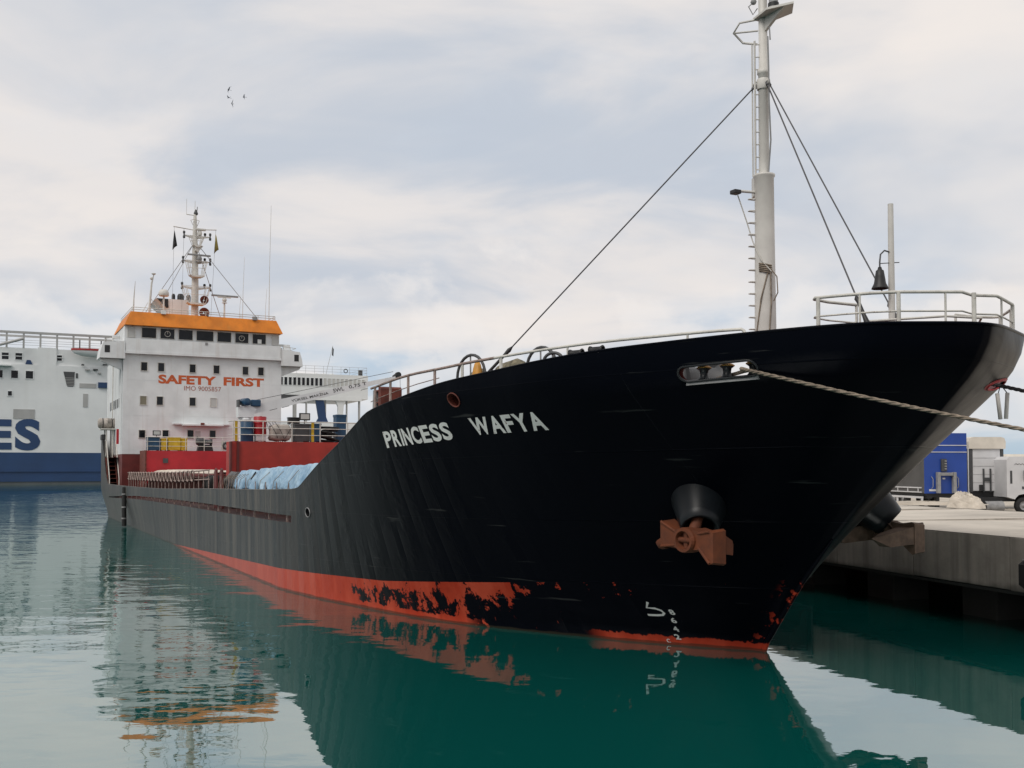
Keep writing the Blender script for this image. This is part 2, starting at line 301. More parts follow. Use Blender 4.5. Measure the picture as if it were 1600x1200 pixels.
# ------------------------------------------------------------------ mesh helpers
COL = scn.collection
class MB:
    def __init__(s): s.v = []; s.f = []; s.m = []; s.sm = []
    def add(s, vs, fs, mi=0, smooth=False):
        o = len(s.v); s.v += [tuple(p) for p in vs]
        for f in fs: s.f.append(tuple(i + o for i in f)); s.m.append(mi); s.sm.append(smooth)
        return s
    def box(s, a, b, mi=0):
        (x0, y0, z0), (x1, y1, z1) = [tuple(min(p, q) for p, q in zip(a, b)), tuple(max(p, q) for p, q in zip(a, b))]
        v = [(x0, y0, z0), (x1, y0, z0), (x1, y1, z0), (x0, y1, z0), (x0, y0, z1), (x1, y0, z1), (x1, y1, z1), (x0, y1, z1)]
        return s.add(v, [(0, 3, 2, 1), (4, 5, 6, 7), (0, 1, 5, 4), (1, 2, 6, 5), (2, 3, 7, 6), (3, 0, 4, 7)], mi)
    def bbox(s, a, b, bev=0.03, mi=0):
        """box with its edges chamfered"""
        lo = [min(p, q) for p, q in zip(a, b)]; hi = [max(p, q) for p, q in zip(a, b)]
        bm = bmesh.new(); bmesh.ops.create_cube(bm, size=1.0)
        for v in bm.verts: v.co = Vector([lo[i] + (v.co[i] + 0.5) * (hi[i] - lo[i]) for i in range(3)])
        bmesh.ops.bevel(bm, geom=list(bm.edges), offset=bev, segments=2, affect='EDGES', profile=0.6)
        bm.verts.index_update()
        s.add([v.co for v in bm.verts], [[v.index for v in f.verts] for f in bm.faces], mi); bm.free(); return s
    def prism(s, pts, d0, d1, axis=0, mi=0):
        """extrude a 2-D polygon along an axis"""
        def mk(p, d): q = list(p); q.insert(axis, d); return tuple(q)
        n = len(pts); v = [mk(p, d0) for p in pts] + [mk(p, d1) for p in pts]
        f = [tuple(range(n)), tuple(range(2 * n - 1, n - 1, -1))] + [(i, (i + 1) % n, n + (i + 1) % n, n + i) for i in range(n)]
        return s.add(v, f, mi)
    def tube(s, pts, r, n=6, mi=0, cap=True, closed=False):
        pts = [Vector(p) for p in pts]; k = len(pts)
        rr = r if isinstance(r, (list, tuple)) else [r] * k
        vs, fs = [], []; up = None
        for i, p in enumerate(pts):
            if closed: d = (pts[(i + 1) % k] - pts[i - 1])
            else: d = pts[min(i + 1, k - 1)] - pts[max(i - 1, 0)]
            d.normalize()
            if up is None: up = Vector((0, 0, 1)) if abs(d.z) < 0.9 else Vector((1, 0, 0))
            a = (up - d * up.dot(d))
            if a.length < 1e-4: a = d.orthogonal()
            a.normalize(); up = a; c = d.cross(a)
            for j in range(n):
                t = 2 * math.pi * j / n; vs.append(p + (a * math.cos(t) + c * math.sin(t)) * rr[i])
        for i in range(k if closed else k - 1):
            i2 = (i + 1) % k
            for j in range(n): fs.append((i * n + j, i * n + (j + 1) % n, i2 * n + (j + 1) % n, i2 * n + j))
        s.add(vs, fs, mi, True)
        if cap and not closed: s.add(vs[:n], [tuple(range(n))[::-1]], mi); s.add(vs[-n:], [tuple(range(n))], mi)
        return s
    def lathe(s, prof, c, axis=(0, 0, 1), n=16, mi=0, smooth=True):
        """prof = [(radius, height)...] about the axis through c"""
        ax = Vector(axis).normalized(); a = ax.orthogonal().normalized(); b = ax.cross(a); c = Vector(c); vs = []; fs = []
        for r, h in prof:
            for j in range(n):
                t = 2 * math.pi * j / n; vs.append(c + ax * h + (a * math.cos(t) + b * math.sin(t)) * max(r, 1e-4))
        for i in range(len(prof) - 1):
            for j in range(n): fs.append((i * n + j, i * n + (j + 1) % n, (i + 1) * n + (j + 1) % n, (i + 1) * n + j))
        return s.add(vs, fs, mi, smooth)
    def sphere(s, c, r, n=12, mi=0, sc=(1, 1, 1)):
        m = n // 2; vs = []; fs = []
        for i in range(m + 1):
            p = math.pi * i / m
            for j in range(n):
                t = 2 * math.pi * j / n
                vs.append((c[0] + r * sc[0] * math.sin(p) * math.cos(t), c[1] + r * sc[1] * math.sin(p) * math.sin(t), c[2] + r * sc[2] * math.cos(p)))
        for i in range(m):
            for j in range(n): fs.append((i * n + j, (i + 1) * n + j, (i + 1) * n + (j + 1) % n, i * n + (j + 1) % n))
        return s.add(vs, fs, mi, True)
    def build(s, name, mats, parent=None, base=(0, 0, 0), normals=None):
        me = bpy.data.meshes.new(name); bx = Vector(base)
        me.from_pydata([tuple(Vector(p) - bx) for p in s.v], [], s.f); 
        for mt in ([mats] if isinstance(mats, str) else mats): me.materials.append(MATS[mt])
        me.polygons.foreach_set('material_index', s.m); me.polygons.foreach_set('use_smooth', s.sm)
        me.update()
        if normals is None:
            bm = bmesh.new(); bm.from_mesh(me); bmesh.ops.recalc_face_normals(bm, faces=bm.faces); bm.to_mesh(me); bm.free()
        else: me.normals_split_custom_set_from_vertices(normals)
        o = bpy.data.objects.new(name, me); COL.objects.link(o)
        if parent: o.parent = parent
        return o
def tag(o, label=None, cat=None, group=None, kind=None):
    if label: o['label'] = label
    if cat: o['category'] = cat
    if group: o['group'] = group
    if kind: o['kind'] = kind
    return o
def empty(name, loc=(0, 0, 0), rz=0.0):
    o = bpy.data.objects.new(name, None); COL.objects.link(o); o.location = loc; o.rotation_euler = (0, 0, rz); o.empty_display_size = 0.3; return o

def text_mesh(body, offset=0.0):
    """letters as flat triangles, normalised: x from 0 to 1 over the width, y from 0 to 1 over the height"""
    cu = bpy.data.curves.new('txt', 'FONT'); cu.body = body; cu.size = 1.0; cu.offset = offset; cu.resolution_u = 4
    ob = bpy.data.objects.new('txt', cu); COL.objects.link(ob)
    dg = bpy.context.evaluated_depsgraph_get(); me = ob.evaluated_get(dg).to_mesh()
    v = [tuple(p.co) for p in me.vertices]; f = [tuple(p.vertices) for p in me.polygons]
    ob.evaluated_get(dg).to_mesh_clear(); bpy.data.objects.remove(ob); bpy.data.curves.remove(cu)
    x0, x1 = min(p[0] for p in v), max(p[0] for p in v); y0, y1 = min(p[1] for p in v), max(p[1] for p in v)
    return [((p[0] - x0) / (x1 - x0), (p[1] - y0) / (y1 - y0)) for p in v], f

# ------------------------------------------------------------------ the ship's own frame: x = metres aft of the stem at the waterline, y = to starboard, z = up
TH = R(27.3); SHIP_LOC = Vector((4.72, 19.1, 0)); SHIP_RZ = R(90) + TH
SHIP_M = Matrix.Translation(SHIP_LOC) @ Matrix.Rotation(SHIP_RZ, 4, 'Z')
def sw(p): return SHIP_M @ Vector(p)
#HULLFN
def pchip(tab):
    xs = [p[0] for p in tab]; ys = [p[1] for p in tab]; n = len(xs)
    h = [xs[i + 1] - xs[i] for i in range(n - 1)]; d = [(ys[i + 1] - ys[i]) / h[i] for i in range(n - 1)]
    m = [d[0]] + [0 if d[i - 1] * d[i] <= 0 else 2 * d[i - 1] * d[i] / (d[i - 1] + d[i]) for i in range(1, n - 1)] + [d[-1]]
    def f(x):
        if x <= xs[0]: return ys[0]
        if x >= xs[-1]: return ys[-1]
        i = 0
        while x > xs[i + 1]: i += 1
        t = (x - xs[i]) / h[i]
        return ys[i] * (1 + 2 * t) * (1 - t) ** 2 + h[i] * m[i] * t * (1 - t) ** 2 + ys[i + 1] * t * t * (3 - 2 * t) + h[i] * m[i + 1] * t * t * (t - 1)
    return f
stem_f = pchip([(-1.2, -0.1), (0.0, 0.0), (0.5, 0.33), (0.86, 0.6), (1.6, 1.2), (3.27, 2.85), (4.29, 3.96), (4.9, 4.60), (5.2, 4.82), (5.54, 4.92), (6.0, 5.0)])   # forward rake over height
# half-breadths against sqrt(distance aft of the stem / distance from stem to the parallel body)
wl_f = pchip([(0, 0), (0.1, 0.07), (0.2, 0.42), (0.414, 1.79), (0.627, 3.60), (0.717, 4.22), (0.824, 4.80), (0.92, 5.30), (1.0, 5.58)])
rim_f = pchip([(0, 0), (0.04, 0.30), (0.08, 0.57), (0.128, 1.03), (0.18, 1.66), (0.23, 2.05), (0.287, 2.47), (0.357, 3.0), (0.419, 3.5), (0.461, 3.88), (0.495, 4.16), (0.546, 4.5), (0.597, 4.77), (0.656, 5.12), (0.72, 5.42), (0.785, 5.6), (1.0, 5.65)])
sheer_f = pchip([(-4.8, 5.54), (-3.8, 5.51), (-2.4, 5.46), (-0.8, 5.39), (0.8, 5.29), (1.9, 5.21), (3.3, 5.10), (4.05, 5.01), (5.0, 4.88), (6.6, 4.66), (7.2, 4.50), (8.72, 4.05), (10.5, 3.52), (11.75, 3.07), (12.3, 2.88), (12.9, 2.83), (23.65, 2.64), (37.8, 2.40), (57.2, 2.33), (57.9, 2.6), (61.0, 5.3), (61.6, 5.42), (68.5, 5.45)])
BOW_END, STERN = 14.0, 68.2
def sm(x): x = max(0.0, min(1.0, x)); return x * x * (3 - 2 * x)
def aft_B(s, z):
    B = 5.58 + 0.07 * sm(z / 4)
    B += 0.36 * sm((s - 26) / 24) * sm((z + 0.2) / 2.2)
    if s > 60: B -= (0.9 + 1.9 * (1 - sm((z + 0.5) / 2.5))) * ((s - 60) / 8.2) ** 2
    return B
def hull_s(a, z): 
    if a > 1: return BOW_END + (a - 1) * (STERN - BOW_END)
    st = -stem_f(z); return st + (BOW_END - st) * a
def hull_B(a, z):
    if a > 1: return aft_B(hull_s(a, z), z)
    x = math.sqrt(max(a, 0)); zt = 4.85; wz = max(0.0, min(1.0, z / zt)) ** 1.15
    # sides aft of the shoulder are wall-sided and follow the rim curve only near the top
    return wl_f(x) * (1 - wz) + rim_f(x) * wz
def hull_a(s, z):
    if s > BOW_END: return 1 + (s - BOW_END) / (STERN - BOW_END)
    st = -stem_f(z); return max(0.0, (s - st) / (BOW_END - st))
def hull_t(s, z): return hull_B(hull_a(s, z), z)
def rim_z(a):
    z = 5.0
    for _ in range(12): z = sheer_f(hull_s(a, z))
    return z
def hull_p(a, z, side=1, off=0.0):
    return Vector((hull_s(a, z), side * max(0.0, hull_B(a, z) + off), z))
def hull_n(a, z, side=1):
    e = 0.004; a0 = max(a - e, 1e-5); a1 = max(a + e, 2 * e)
    da = hull_p(a1, z) - hull_p(a0, z); dz = hull_p(a, z + 0.03) - hull_p(a, z - 0.03)
    n = da.cross(dz)
    if a < 1e-4:                                 # on the stem itself: straight ahead, square to the rake
        n = Vector((-dz.z, 0, dz.x))
    n.normalize()
    if n.y < 0 and a >= 1e-4: n = -n
    n.y *= side
    return n
#HULLEND
# ================================================================== THE SETTING
wb = MB(); wb.add([(-1500, -200, 0), (1500, -200, 0), (1500, 3500, 0), (-1500, 3500, 0)], [(0, 1, 2, 3)])
tag(wb.build('water', 'water'), kind='structure')

# quay: local x runs inland from the edge, local y away from the camera along the edge
QD = Vector((-0.284, 0.959, 0)); QN = Vector((0.959, 0.284, 0)); QO = Vector((10.5, 20.8, 0)); QRZ = math.atan2(QN.y, QN.x)
quay = empty('quay', QO, QRZ); tag(quay, kind='structure')
ZQ = 2.0
def apron_z(x, y): 
    return ZQ + 0.02 * math.sin(x * 0.7 + y * 0.13) + 0.012 * math.sin(y * 0.31 + 1) if 0.6 < x < 9 else ZQ
q = MB(); xs = [0.0, 0.25, 1, 2, 3.5, 5, 6.5, 8, 9.2]; ys = [-32 + 2.5 * i for i in range(57)]
q.add([(x, y, apron_z(x, y)) for y in ys for x in xs], [(j * len(xs) + i, j * len(xs) + i + 1, (j + 1) * len(xs) + i + 1, (j + 1) * len(xs) + i) for j in range(len(ys) - 1) for i in range(len(xs) - 1)], 0, True)
ap = q.build('apron', 'quay_top', quay)
# precast edge beam, one panel after the other
pw = 3.05
for i in range(-8, 24):
    y0 = i * pw + 0.4
    q = MB(); dx = random.uniform(-0.008, 0.008)
    q.bbox((0.002 + dx, y0 + 0.012, 0.88 + random.uniform(-0.01, 0.01)), (0.9, y0 + pw - 0.012, ZQ - 0.006), 0.018)
    q.build('wall_panel', 'quay_wall', quay)
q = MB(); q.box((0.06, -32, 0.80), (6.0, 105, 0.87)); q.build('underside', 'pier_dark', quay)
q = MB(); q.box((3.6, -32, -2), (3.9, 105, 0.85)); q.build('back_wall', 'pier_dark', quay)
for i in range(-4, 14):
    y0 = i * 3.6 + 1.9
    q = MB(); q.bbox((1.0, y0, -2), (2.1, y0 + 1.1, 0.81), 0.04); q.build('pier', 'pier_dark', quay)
q = MB(); q.box((0.3, 105, -2), (9.2, 105.3, 1.95)); q.build('end_wall', 'quay_wall', quay)
# yard behind the apron, a little lower
q = MB(); xs = [9.2, 9.8, 10.6, 12, 16, 30, 90, 900]; zs = [2.0, 1.93, 1.6, 1.0, 0.92, 0.9, 0.9, 0.9]; ys = [-60, -32] + [-28 + 3 * i for i in range(44)] + [106, 300, 900]
q.add([(x, y, z + (random.uniform(-0.03, 0.05) if 9 < x < 11 else 0)) for y in ys for x, z in zip(xs, zs)], [(j * len(xs) + i, j * len(xs) + i + 1, (j + 1) * len(xs) + i + 1, (j + 1) * len(xs) + i) for j in range(len(ys) - 1) for i in range(len(xs) - 1)], 0, True)
yard = q.build('yard_ground', 'yard_ground'); yard.location = QO; yard.rotation_euler = (0, 0, QRZ); tag(yard, kind='structure')

# expansion joints and stains across the apron
for i in range(-6, 24):
    q = MB(); q.box((0.3, i * 6.1, ZQ - 0.05), (9.0, i * 6.1 + 0.02, ZQ + 0.034)); q.build('expansion_joint', 'quay_wall', quay)
# rubber fenders bolted to the wall
def fender(y, label):
    e = empty('dock_fender', QO + QD * y + Vector((0, 0, 0.9)), QRZ)
    tag(e, label, 'fender', 'rubber fenders along the quay wall')
    b_ = MB(); b_.prism([(-0.62, 0.22), (-0.62, 0.62), (-0.50, 0.70), (-0.06, 0.70), (-0.06, -0.45), (-0.22, -0.35), (-0.30, 0.0)], -0.75, 0.75, axis=1); b_.build('block', 'rubber', e)
    b_ = MB(); b_.box((-0.055, -0.95, -0.5), (-0.01, 0.95, 0.9)); b_.build('back_plate', 'dark_grey', e)
    b_ = MB(); b_.box((-0.60, -0.7, 0.702), (-0.08, 0.7, 0.722)); b_.build('cap', 'grey', e)
    for k in (-0.5, 0.5):
        b_ = MB(); b_.tube([(-0.01, k, 0.8), (-0.10, k, 0.8)], 0.045, 8); b_.build('bolt', 'dark_grey', e)
fender(-1.25, 'black rubber fender block on quay wall at the right edge of the photo')
fender(8.6, 'dark rubber fender on the quay wall low behind the bow and port anchor')

# ------------------------------------------------------------------ lorries in the yard
def wheel(parent, c, r=0.5, wd=0.3, ax=(1, 0, 0)):
    b_ = MB(); b_.lathe([(r * 0.55, -wd / 2), (r * 0.93, -wd / 2), (r, -wd * 0.35), (r, wd * 0.35), (r * 0.93, wd / 2), (r * 0.55, wd / 2)], c, ax, 20)
    o = b_.build('wheel', 'rubber', parent)
    b_ = MB(); b_.lathe([(r * 0.56, -wd * 0.42), (r * 0.5, -wd * 0.30), (r * 0.2, -wd * 0.25), (r * 0.18, -wd * 0.45), (0, -wd * 0.45)], c, ax, 16)
    b_.lathe([(r * 0.56, wd * 0.42), (r * 0.5, wd * 0.30), (r * 0.2, wd * 0.25), (r * 0.18, wd * 0.45), (0, wd * 0.45)], c, ax, 16); b_.build('rim', 'grey', o)
# curtain-sided trailer, its headboard towards us
GY = 0.92
TB = empty('semi_trailer', (21.95, 51.2, GY), R(8)); tag(TB, 'trailer with blue headboard and grey curtain side, parked nearest the bow', 'trailer', 'lorries and trailers parked in the yard')
b_ = MB(); b_.bbox((-1.13, 0.05, 1.2), (1.13, 13.0, 4.20), 0.03); b_.build('curtain_body', 'canvas_grey', TB)
b_ = MB(); b_.bbox((-1.16, 0, 1.2), (1.16, 0.046, 4.26), 0.015); b_.build('headboard', 'truck_blue', TB)
for z in (3.62, 3.28):
    b_ = MB(); b_.box((-1.12, -0.03, z), (1.14, -0.003, z + 0.035)); b_.build('trim_strip', 'truck_white', TB)
b_ = MB(); b_.box((-0.28, -0.10, 2.32), (0.0, -0.003, 2.95)); o = b_.build('connector_panel', 'dark_grey', TB)
for k in range(4):
    b_ = MB(); b_.box((-0.13, -0.14, 2.42 + 0.13 * k), (-0.02, -0.105, 2.48 + 0.13 * k)); b_.build('socket', 'grey', o)
b_ = MB()
for x in (-0.56, 0.30): b_.bbox((x, -0.22, 1.22), (x + 0.16, -0.003, 2.28), 0.02)
b_.bbox((-0.38, -0.20, 2.10), (0.28, -0.004, 2.26), 0.02); b_.build('ladder_frame', 'grey', TB)
for x in (-0.80, 0.58):
    b_ = MB(); b_.tube([(x, -0.02, 1.45), (x + 0.03, -0.12, 1.55), (x + 0.03, -0.12, 1.95), (x, -0.02, 2.05)], 0.018, 6); b_.build('grab_handle', 'grey', TB)
b_ = MB(); b_.box((-0.92, -0.02, 1.32), (-0.56, -0.003, 1.42)); b_.build('plate', 'truck_white', TB)
b_ = MB(); b_.box((-0.20, -0.02, 1.92), (-0.05, -0.003, 2.0)); b_.build('sticker', 'truck_white', TB)
b_ = MB(); b_.box((-1.0, 0.1, 0.95), (-0.7, 12.8, 1.19)); b_.box((0.7, 0.1, 0.95), (1.0, 12.8, 1.19)); b_.box((-1.0, 0.2, 1.0), (1.0, 0.4, 1.18)); b_.build('chassis', 'black', TB)
b_ = MB(); b_.box((-1.17, 0.3, 1.24), (-1.135, 12.9, 1.29)); b_.box((-1.17, 0.3, 1.46), (-1.135, 12.9, 1.52))
for k in range(12): b_.box((-1.165, 0.6 + k, 1.29), (-1.136, 0.66 + k, 1.46))
b_.build('side_rail', 'truck_white', TB)
b_ = MB()
for z in (0.62, 0.95): b_.box((-1.2, 0.2, z), (-1.12, 5.4, z + 0.10))
for y in (0.2, 2.6, 5.3): b_.box((-1.19, y, 0.72), (-1.13, y + 0.12, 0.95))
b_.build('side_guard', 'truck_white', TB)
b_ = MB(); b_.box((-0.95, 2.2, 0.0), (-0.75, 2.4, 1.0)); b_.box((0.75, 2.2, 0.0), (0.95, 2.4, 1.0)); b_.box((-0.9, 2.25, 0.35), (0.9, 2.35, 0.45)); b_.build('landing_legs', 'dark_grey', TB)
for yy in (8.2, 9.5, 10.8):
    for x in (-1.0, 1.0): wheel(TB, (x, yy, 0.5))
# white trailer with rounded cream canopy
TW = empty('semi_trailer', (26.55, 56.6, GY), R(4)); tag(TW, 'white trailer headboard with grey corner posts under a cream canvas canopy', 'trailer', 'lorries and trailers parked in the yard')
b_ = MB(); b_.bbox((-0.80, 0, 1.2), (0.80, 12, 3.55), 0.03); b_.build('headboard', 'truck_white', TW)
for x in (-0.98, 0.82):
    b_ = MB(); b_.box((x, -0.02, 1.15), (x + 0.16, 12, 3.55)); b_.build('corner_post', 'dark_grey', TW)
b_ = MB(); pr = [(-1.06, 3.56), (-1.08, 3.95), (-1.0, 4.16), (-0.8, 4.22), (0.8, 4.22), (1.0, 4.16), (1.08, 3.95), (1.06, 3.56)]; b_.prism(pr, -0.1, 12.2, axis=1); b_.build('canopy', 'canvas_cream', TW)
for k in range(1, 5):
    b_ = MB(); b_.box((-0.79, -0.012, 1.2 + 0.46 * k), (0.79, -0.002, 1.215 + 0.46 * k)); b_.build('panel_joint', 'grey', TW)
b_ = MB(); 
for x in (-0.24, 0.16): b_.box((x, -0.08, 1.15), (x + 0.07, -0.003, 2.45))
b_.box((-0.16, -0.075, 1.75), (0.15, -0.003, 1.95)); b_.build('connector_panel', 'dark_grey', TW)
b_ = MB(); b_.box((-0.46, -0.09, 1.22), (-0.26, -0.003, 1.55)); b_.build('battery_box', 'black', TW)
b_ = MB(); b_.box((-0.9, 0.1, 0.85), (0.9, 12, 1.18)); b_.build('chassis', 'black', TW)
for yy in (8.2, 9.5):
    for x in (-0.85, 0.85): wheel(TW, (x, yy, 0.5))
b_ = MB(); b_.tube([(-1.22, -0.3, 0), (-1.22, -0.3, 3.6)], 0.03, 8); b_.build('curtain_pole', 'truck_white', TW)
# tractor unit at the picture's edge, heading right
TC = empty('truck', (27.5, 55.3, GY), R(2)); TC.scale = (0.86, 0.86, 0.86); tag(TC, 'white lorry cab at the right edge with its front wheel showing', 'truck', 'lorries and trailers parked in the yard')
cabp = [(-0.55, 1.05), (-0.55, 3.42), (-0.35, 3.62), (1.2, 3.62), (1.75, 3.2), (1.95, 2.1), (2.0, 0.75), (1.15, 0.75), (1.05, 1.0), (0.85, 1.18), (0.55, 1.25), (0.2, 1.18), (0.02, 1.0), (-0.05, 0.9)]
b_ = MB(); b_.prism(cabp, 0.0, 2.4, axis=1); b_.build('cab', 'truck_white', TC)
b_ = MB(); b_.prism([(0.55, 2.02), (0.62, 2.78), (1.5, 2.78), (1.66, 2.02)], -0.012, -0.002, axis=1); b_.build('door_window', 'glass', TC)
b_ = MB(); b_.prism([(-0.34, 1.9), (-0.34, 2.72), (-0.20, 2.72), (-0.20, 1.9)], -0.012, -0.002, axis=1); b_.build('sleeper_vent', 'dark_grey', TC)
b_ = MB(); b_.bbox((0.5, -0.28, 2.1), (0.68, -0.06, 2.75), 0.04); b_.build('mirror', 'black', TC)
b_ = MB(); b_.box((0.42, -0.02, 1.55), (0.56, -0.002, 1.72)); b_.build('fuel_flap', 'dark_grey', TC)
b_ = MB(); 
for x in (0.05, 0.25, 0.45): b_.tube([(x - 0.1, -0.014, 3.12), (x + 0.02, -0.014, 3.18), (x + 0.12, -0.014, 3.1)], 0.02, 5)
b_.build('emblem', 'grey', TC)
b_ = MB(); b_.box((-3.2, 0.5, 0.75), (1.9, 1.9, 1.0)); b_.build('chassis', 'black', TC)
b_ = MB(); b_.tube([(-1.9, 0.25, 0.45), (-0.75, 0.25, 0.45)], 0.34, 14); b_.build('fuel_tank', 'grey', TC)
wheel(TC, (0.55, 0.2, 0.5), 0.52, 0.32, (0, 1, 0)); wheel(TC, (-2.4, 0.2, 0.5), 0.5, 0.5, (0, 1, 0))
TT = empty('semi_trailer', (25.6, 62.0, GY), R(-2)); TT.scale = (1, 1, 0.80); tag(TT, 'cream-topped trailer behind the white cab at the right edge', 'trailer', 'lorries and trailers parked in the yard')
b_ = MB(); b_.bbox((1.9, 0, 1.2), (9.5, 2.4, 3.95), 0.05); b_.build('body', 'truck_white', TT)
b_ = MB(); b_.prism([(-0.02, 3.96), (0.1, 4.16), (2.3, 4.16), (2.42, 3.96)], 1.85, 9.6, axis=0); b_.build('roof_sheet', 'canvas_cream', TT)
b_ = MB(); b_.box((2.0, 0.3, 0.8), (9.3, 2.1, 1.18)); b_.build('chassis', 'black', TT)

# heap under a sheet on the crest of the apron
def heap(name, c, rx, ry, h, mat, seed, n=26):
    rnd = random.Random(seed); ph = [rnd.uniform(0, 6.28) for _ in range(8)]; vs = []; fs = []; m = 14
    for i in range(m + 1):
        u = i / m
        for j in range(n):
            a = 2 * math.pi * j / n
            r = u * (1 + 0.12 * math.sin(2 * a + ph[0]) + 0.08 * math.sin(3 * a + ph[1]) + 0.05 * math.sin(7 * a + ph[2]))
            z = h * (1 - u ** 3.6) * (1 + 0.15 * math.sin(a + ph[3])) + 0.10 * h * math.sin(9 * a + ph[4] + 5 * u) * u * (1 - u) * 3 + h * rnd.uniform(-0.05, 0.05) * (1 - u)
            vs.append((c[0] + rx * r * math.cos(a), c[1] + ry * r * math.sin(a), c[2] + max(z, 0)))
    for i in range(m):
        for j in range(n): fs.append((i * n + j, i * n + (j + 1) % n, (i + 1) * n + (j + 1) % n, (i + 1) * n + j))
    vs = [(x + rnd.uniform(-.03, .03) * rx, y + rnd.uniform(-.03, .03) * ry, z + (rnd.uniform(-.07, .07) * h if z > c[2] + 0.02 else 0)) for x, y, z in vs]
    b_ = MB(); b_.add(vs, fs, 0, False); return b_.build(name, mat)
hp = heap('covered_heap', (0, 0, 0), 0.74, 0.55, 0.56, 'sheet_cream', 5); hp.location = (18.0, 40.2, 1.82)
tag(hp, 'crumpled cream sheet over a heap on the quay before the trailers', 'heap')
hp2 = heap('gravel_bank', (0, 0, 0), 2.2, 0.7, 0.13, 'yard_ground', 9); hp2.location = (16.9, 41.2, 1.93); tag(hp2, 'low pale bank of gravel on the quay below the blue trailer', 'gravel bank')

# ------------------------------------------------------------------ the ferry across the basin
FE = empty('ferry', (-100, 198, 0), R(25)); tag(FE, 'big white ferry with blue lower hull and blue letters moored behind', 'ferry')
# local x along the ship, y away from us; the side stands in the plane y = 0
b_ = MB(); b_.box((-70, 0, 0.6), (74, 22, 6.35)); b_.build('hull', 'ferry_blue', FE)
b_ = MB(); b_.box((-70, 0.15, -2), (74, 22, 0.597)); b_.build('boot_top', 'ferry_boot', FE)
b_ = MB(); b_.box((-70, -0.25, 2.55), (74, -0.003, 2.85)); b_.build('rubbing_strake', 'ferry_blue', FE)
b_ = MB(); b_.box((-70, 0.02, 6.353), (54, 22, 23.8)); b_.box((-70, 0.3, 23.803), (54, 21, 27.1)); b_.box((6.2, 0.01, 20.5), (9.6, 0.29, 27.3)); b_.build('superstructure', 'ferry_white', FE)
b_ = MB(); b_.box((54.003, 0.03, 6.353), (74, 22, 13.4)); b_.build('after_deck', 'ferry_white', FE)
b_ = MB(); b_.box((54.003, 0.0, 18.8), (74.2, 20, 24.2)); b_.box((60.3, -0.02, 18.4), (72.8, 0.5, 19.3)); b_.build('upper_lounge', 'ferry_white', FE)
b_ = MB(); b_.box((53.5, -0.03, 18.6), (59.5, -0.002, 19.4)); b_.build('recess_band', 'dark_grey', FE)
def fwin(x0, z0, x1, z1, mat='glass', fr=0.12, y=0.02):
    b_ = MB(); b_.box((x0, y - 0.05, z0), (x1, y - 0.003, z1), 0)
    for a, c in (((x0 - fr, z0 - fr), (x1 + fr, z0)), ((x0 - fr, z1), (x1 + fr, z1 + fr)), ((x0 - fr, z0), (x0, z1)), ((x1, z0), (x1 + fr, z1))):
        b_.box((a[0], y - 0.10, a[1]), (c[0], y - 0.004, c[1]), 1)
    b_.build('window', [mat, 'ferry_white'], FE)
for x0, z0, x1, z1, y in [(-0.2, 24.7, 1.0, 26.0, 0.3), (2.2, 24.7, 3.4, 26.0, 0.3), (9.7, 24.8, 10.6, 25.9, 0.3), (1.5, 21.0, 2.7, 22.5, 0.02), (4.1, 21.0, 5.4, 22.5, 0.02), (-1.2, 21.0, 0.0, 22.5, 0.02), (1.0, 17.5, 1.7, 18.4, 0.02), (-3.8, 21, -2.6, 22.5, 0.02)]: fwin(x0, z0, x1, z1, y=y)
for x0 in (-0.2, 2.2, 9.7): 
    b_ = MB(); b_.box((x0, 0.15, 25.35), (x0 + 1.2, 0.24, 25.47)); b_.build('window_bar', 'ferry_white', FE)
for k in range(20):
    x0 = 54.25 + k * 0.975
    fwin(x0, 21.55, x0 + 0.62, 23.25, 'glass' if k < 10 else 'glass_pale', 0.06, 0.0)
b_ = MB(); b_.prism([(4.0, 23.85), (4.25, 24.7), (4.9, 24.7), (5.3, 23.85)], 0.02, 0.29, axis=1); b_.build('blue_vent', 'ferry_blue', FE)
b_ = MB(); b_.prism([(10.9, 22.65), (13.0, 22.65), (12.9, 19.9), (12.7, 19.65), (11.7, 19.65), (11.55, 19.9)], -0.03, 0.015, axis=1); o = b_.build('recess', 'dark_grey', FE)
for k in range(6):
    b_ = MB(); b_.box((11.2 + 0.08 * k, -0.09, 21.35 - 0.3 * k), (12.9, -0.032, 21.45 - 0.3 * k)); b_.build('bar', 'ferry_grey', o)
for x0, z0, x1, z1, mt in [(14.6, 15.6, 15.5, 18.3, 'ferry_grey'), (2.0, 13.0, 5.8, 14.9, 'ferry_grey'), (13.9, 19.5, 17.0, 20.4, 'ferry_grey'), (13.2, 21.4, 13.6, 22.4, 'dark_grey')]:
    b_ = MB(); b_.box((x0, -0.06, z0), (x1, 0.015, z1)); b_.build('hull_panel', mt, FE)
b_ = MB(); b_.box((17.4, -0.4, 19.6), (19.5, 0.015, 20.7)); b_.build('blue_sign', 'ferry_blue', FE)
for k, (x, z) in enumerate([(14.2, 24.0), (14.9, 23.0), (16.4, 23.1), (17.4, 22.4), (18.2, 24.2)]):
    b_ = MB(); b_.box((x, -0.5, z), (x + (0.9 if k % 3 else 0.5), 0.01, z + 0.28)); b_.build('deck_fitting', 'ferry_grey' if k % 2 else 'dark_grey', FE)
b_ = MB(); b_.box((-6, -1.4, 23.3), (1.6, 0.015, 23.55)); b_.build('balcony', 'ferry_white', FE)
b_ = MB(); b_.tube([(-3, -0.8, 26.6), (3.6, -1.0, 28.8)], 0.28, 8); b_.build('davit_arm', 'ferry_grey', FE)
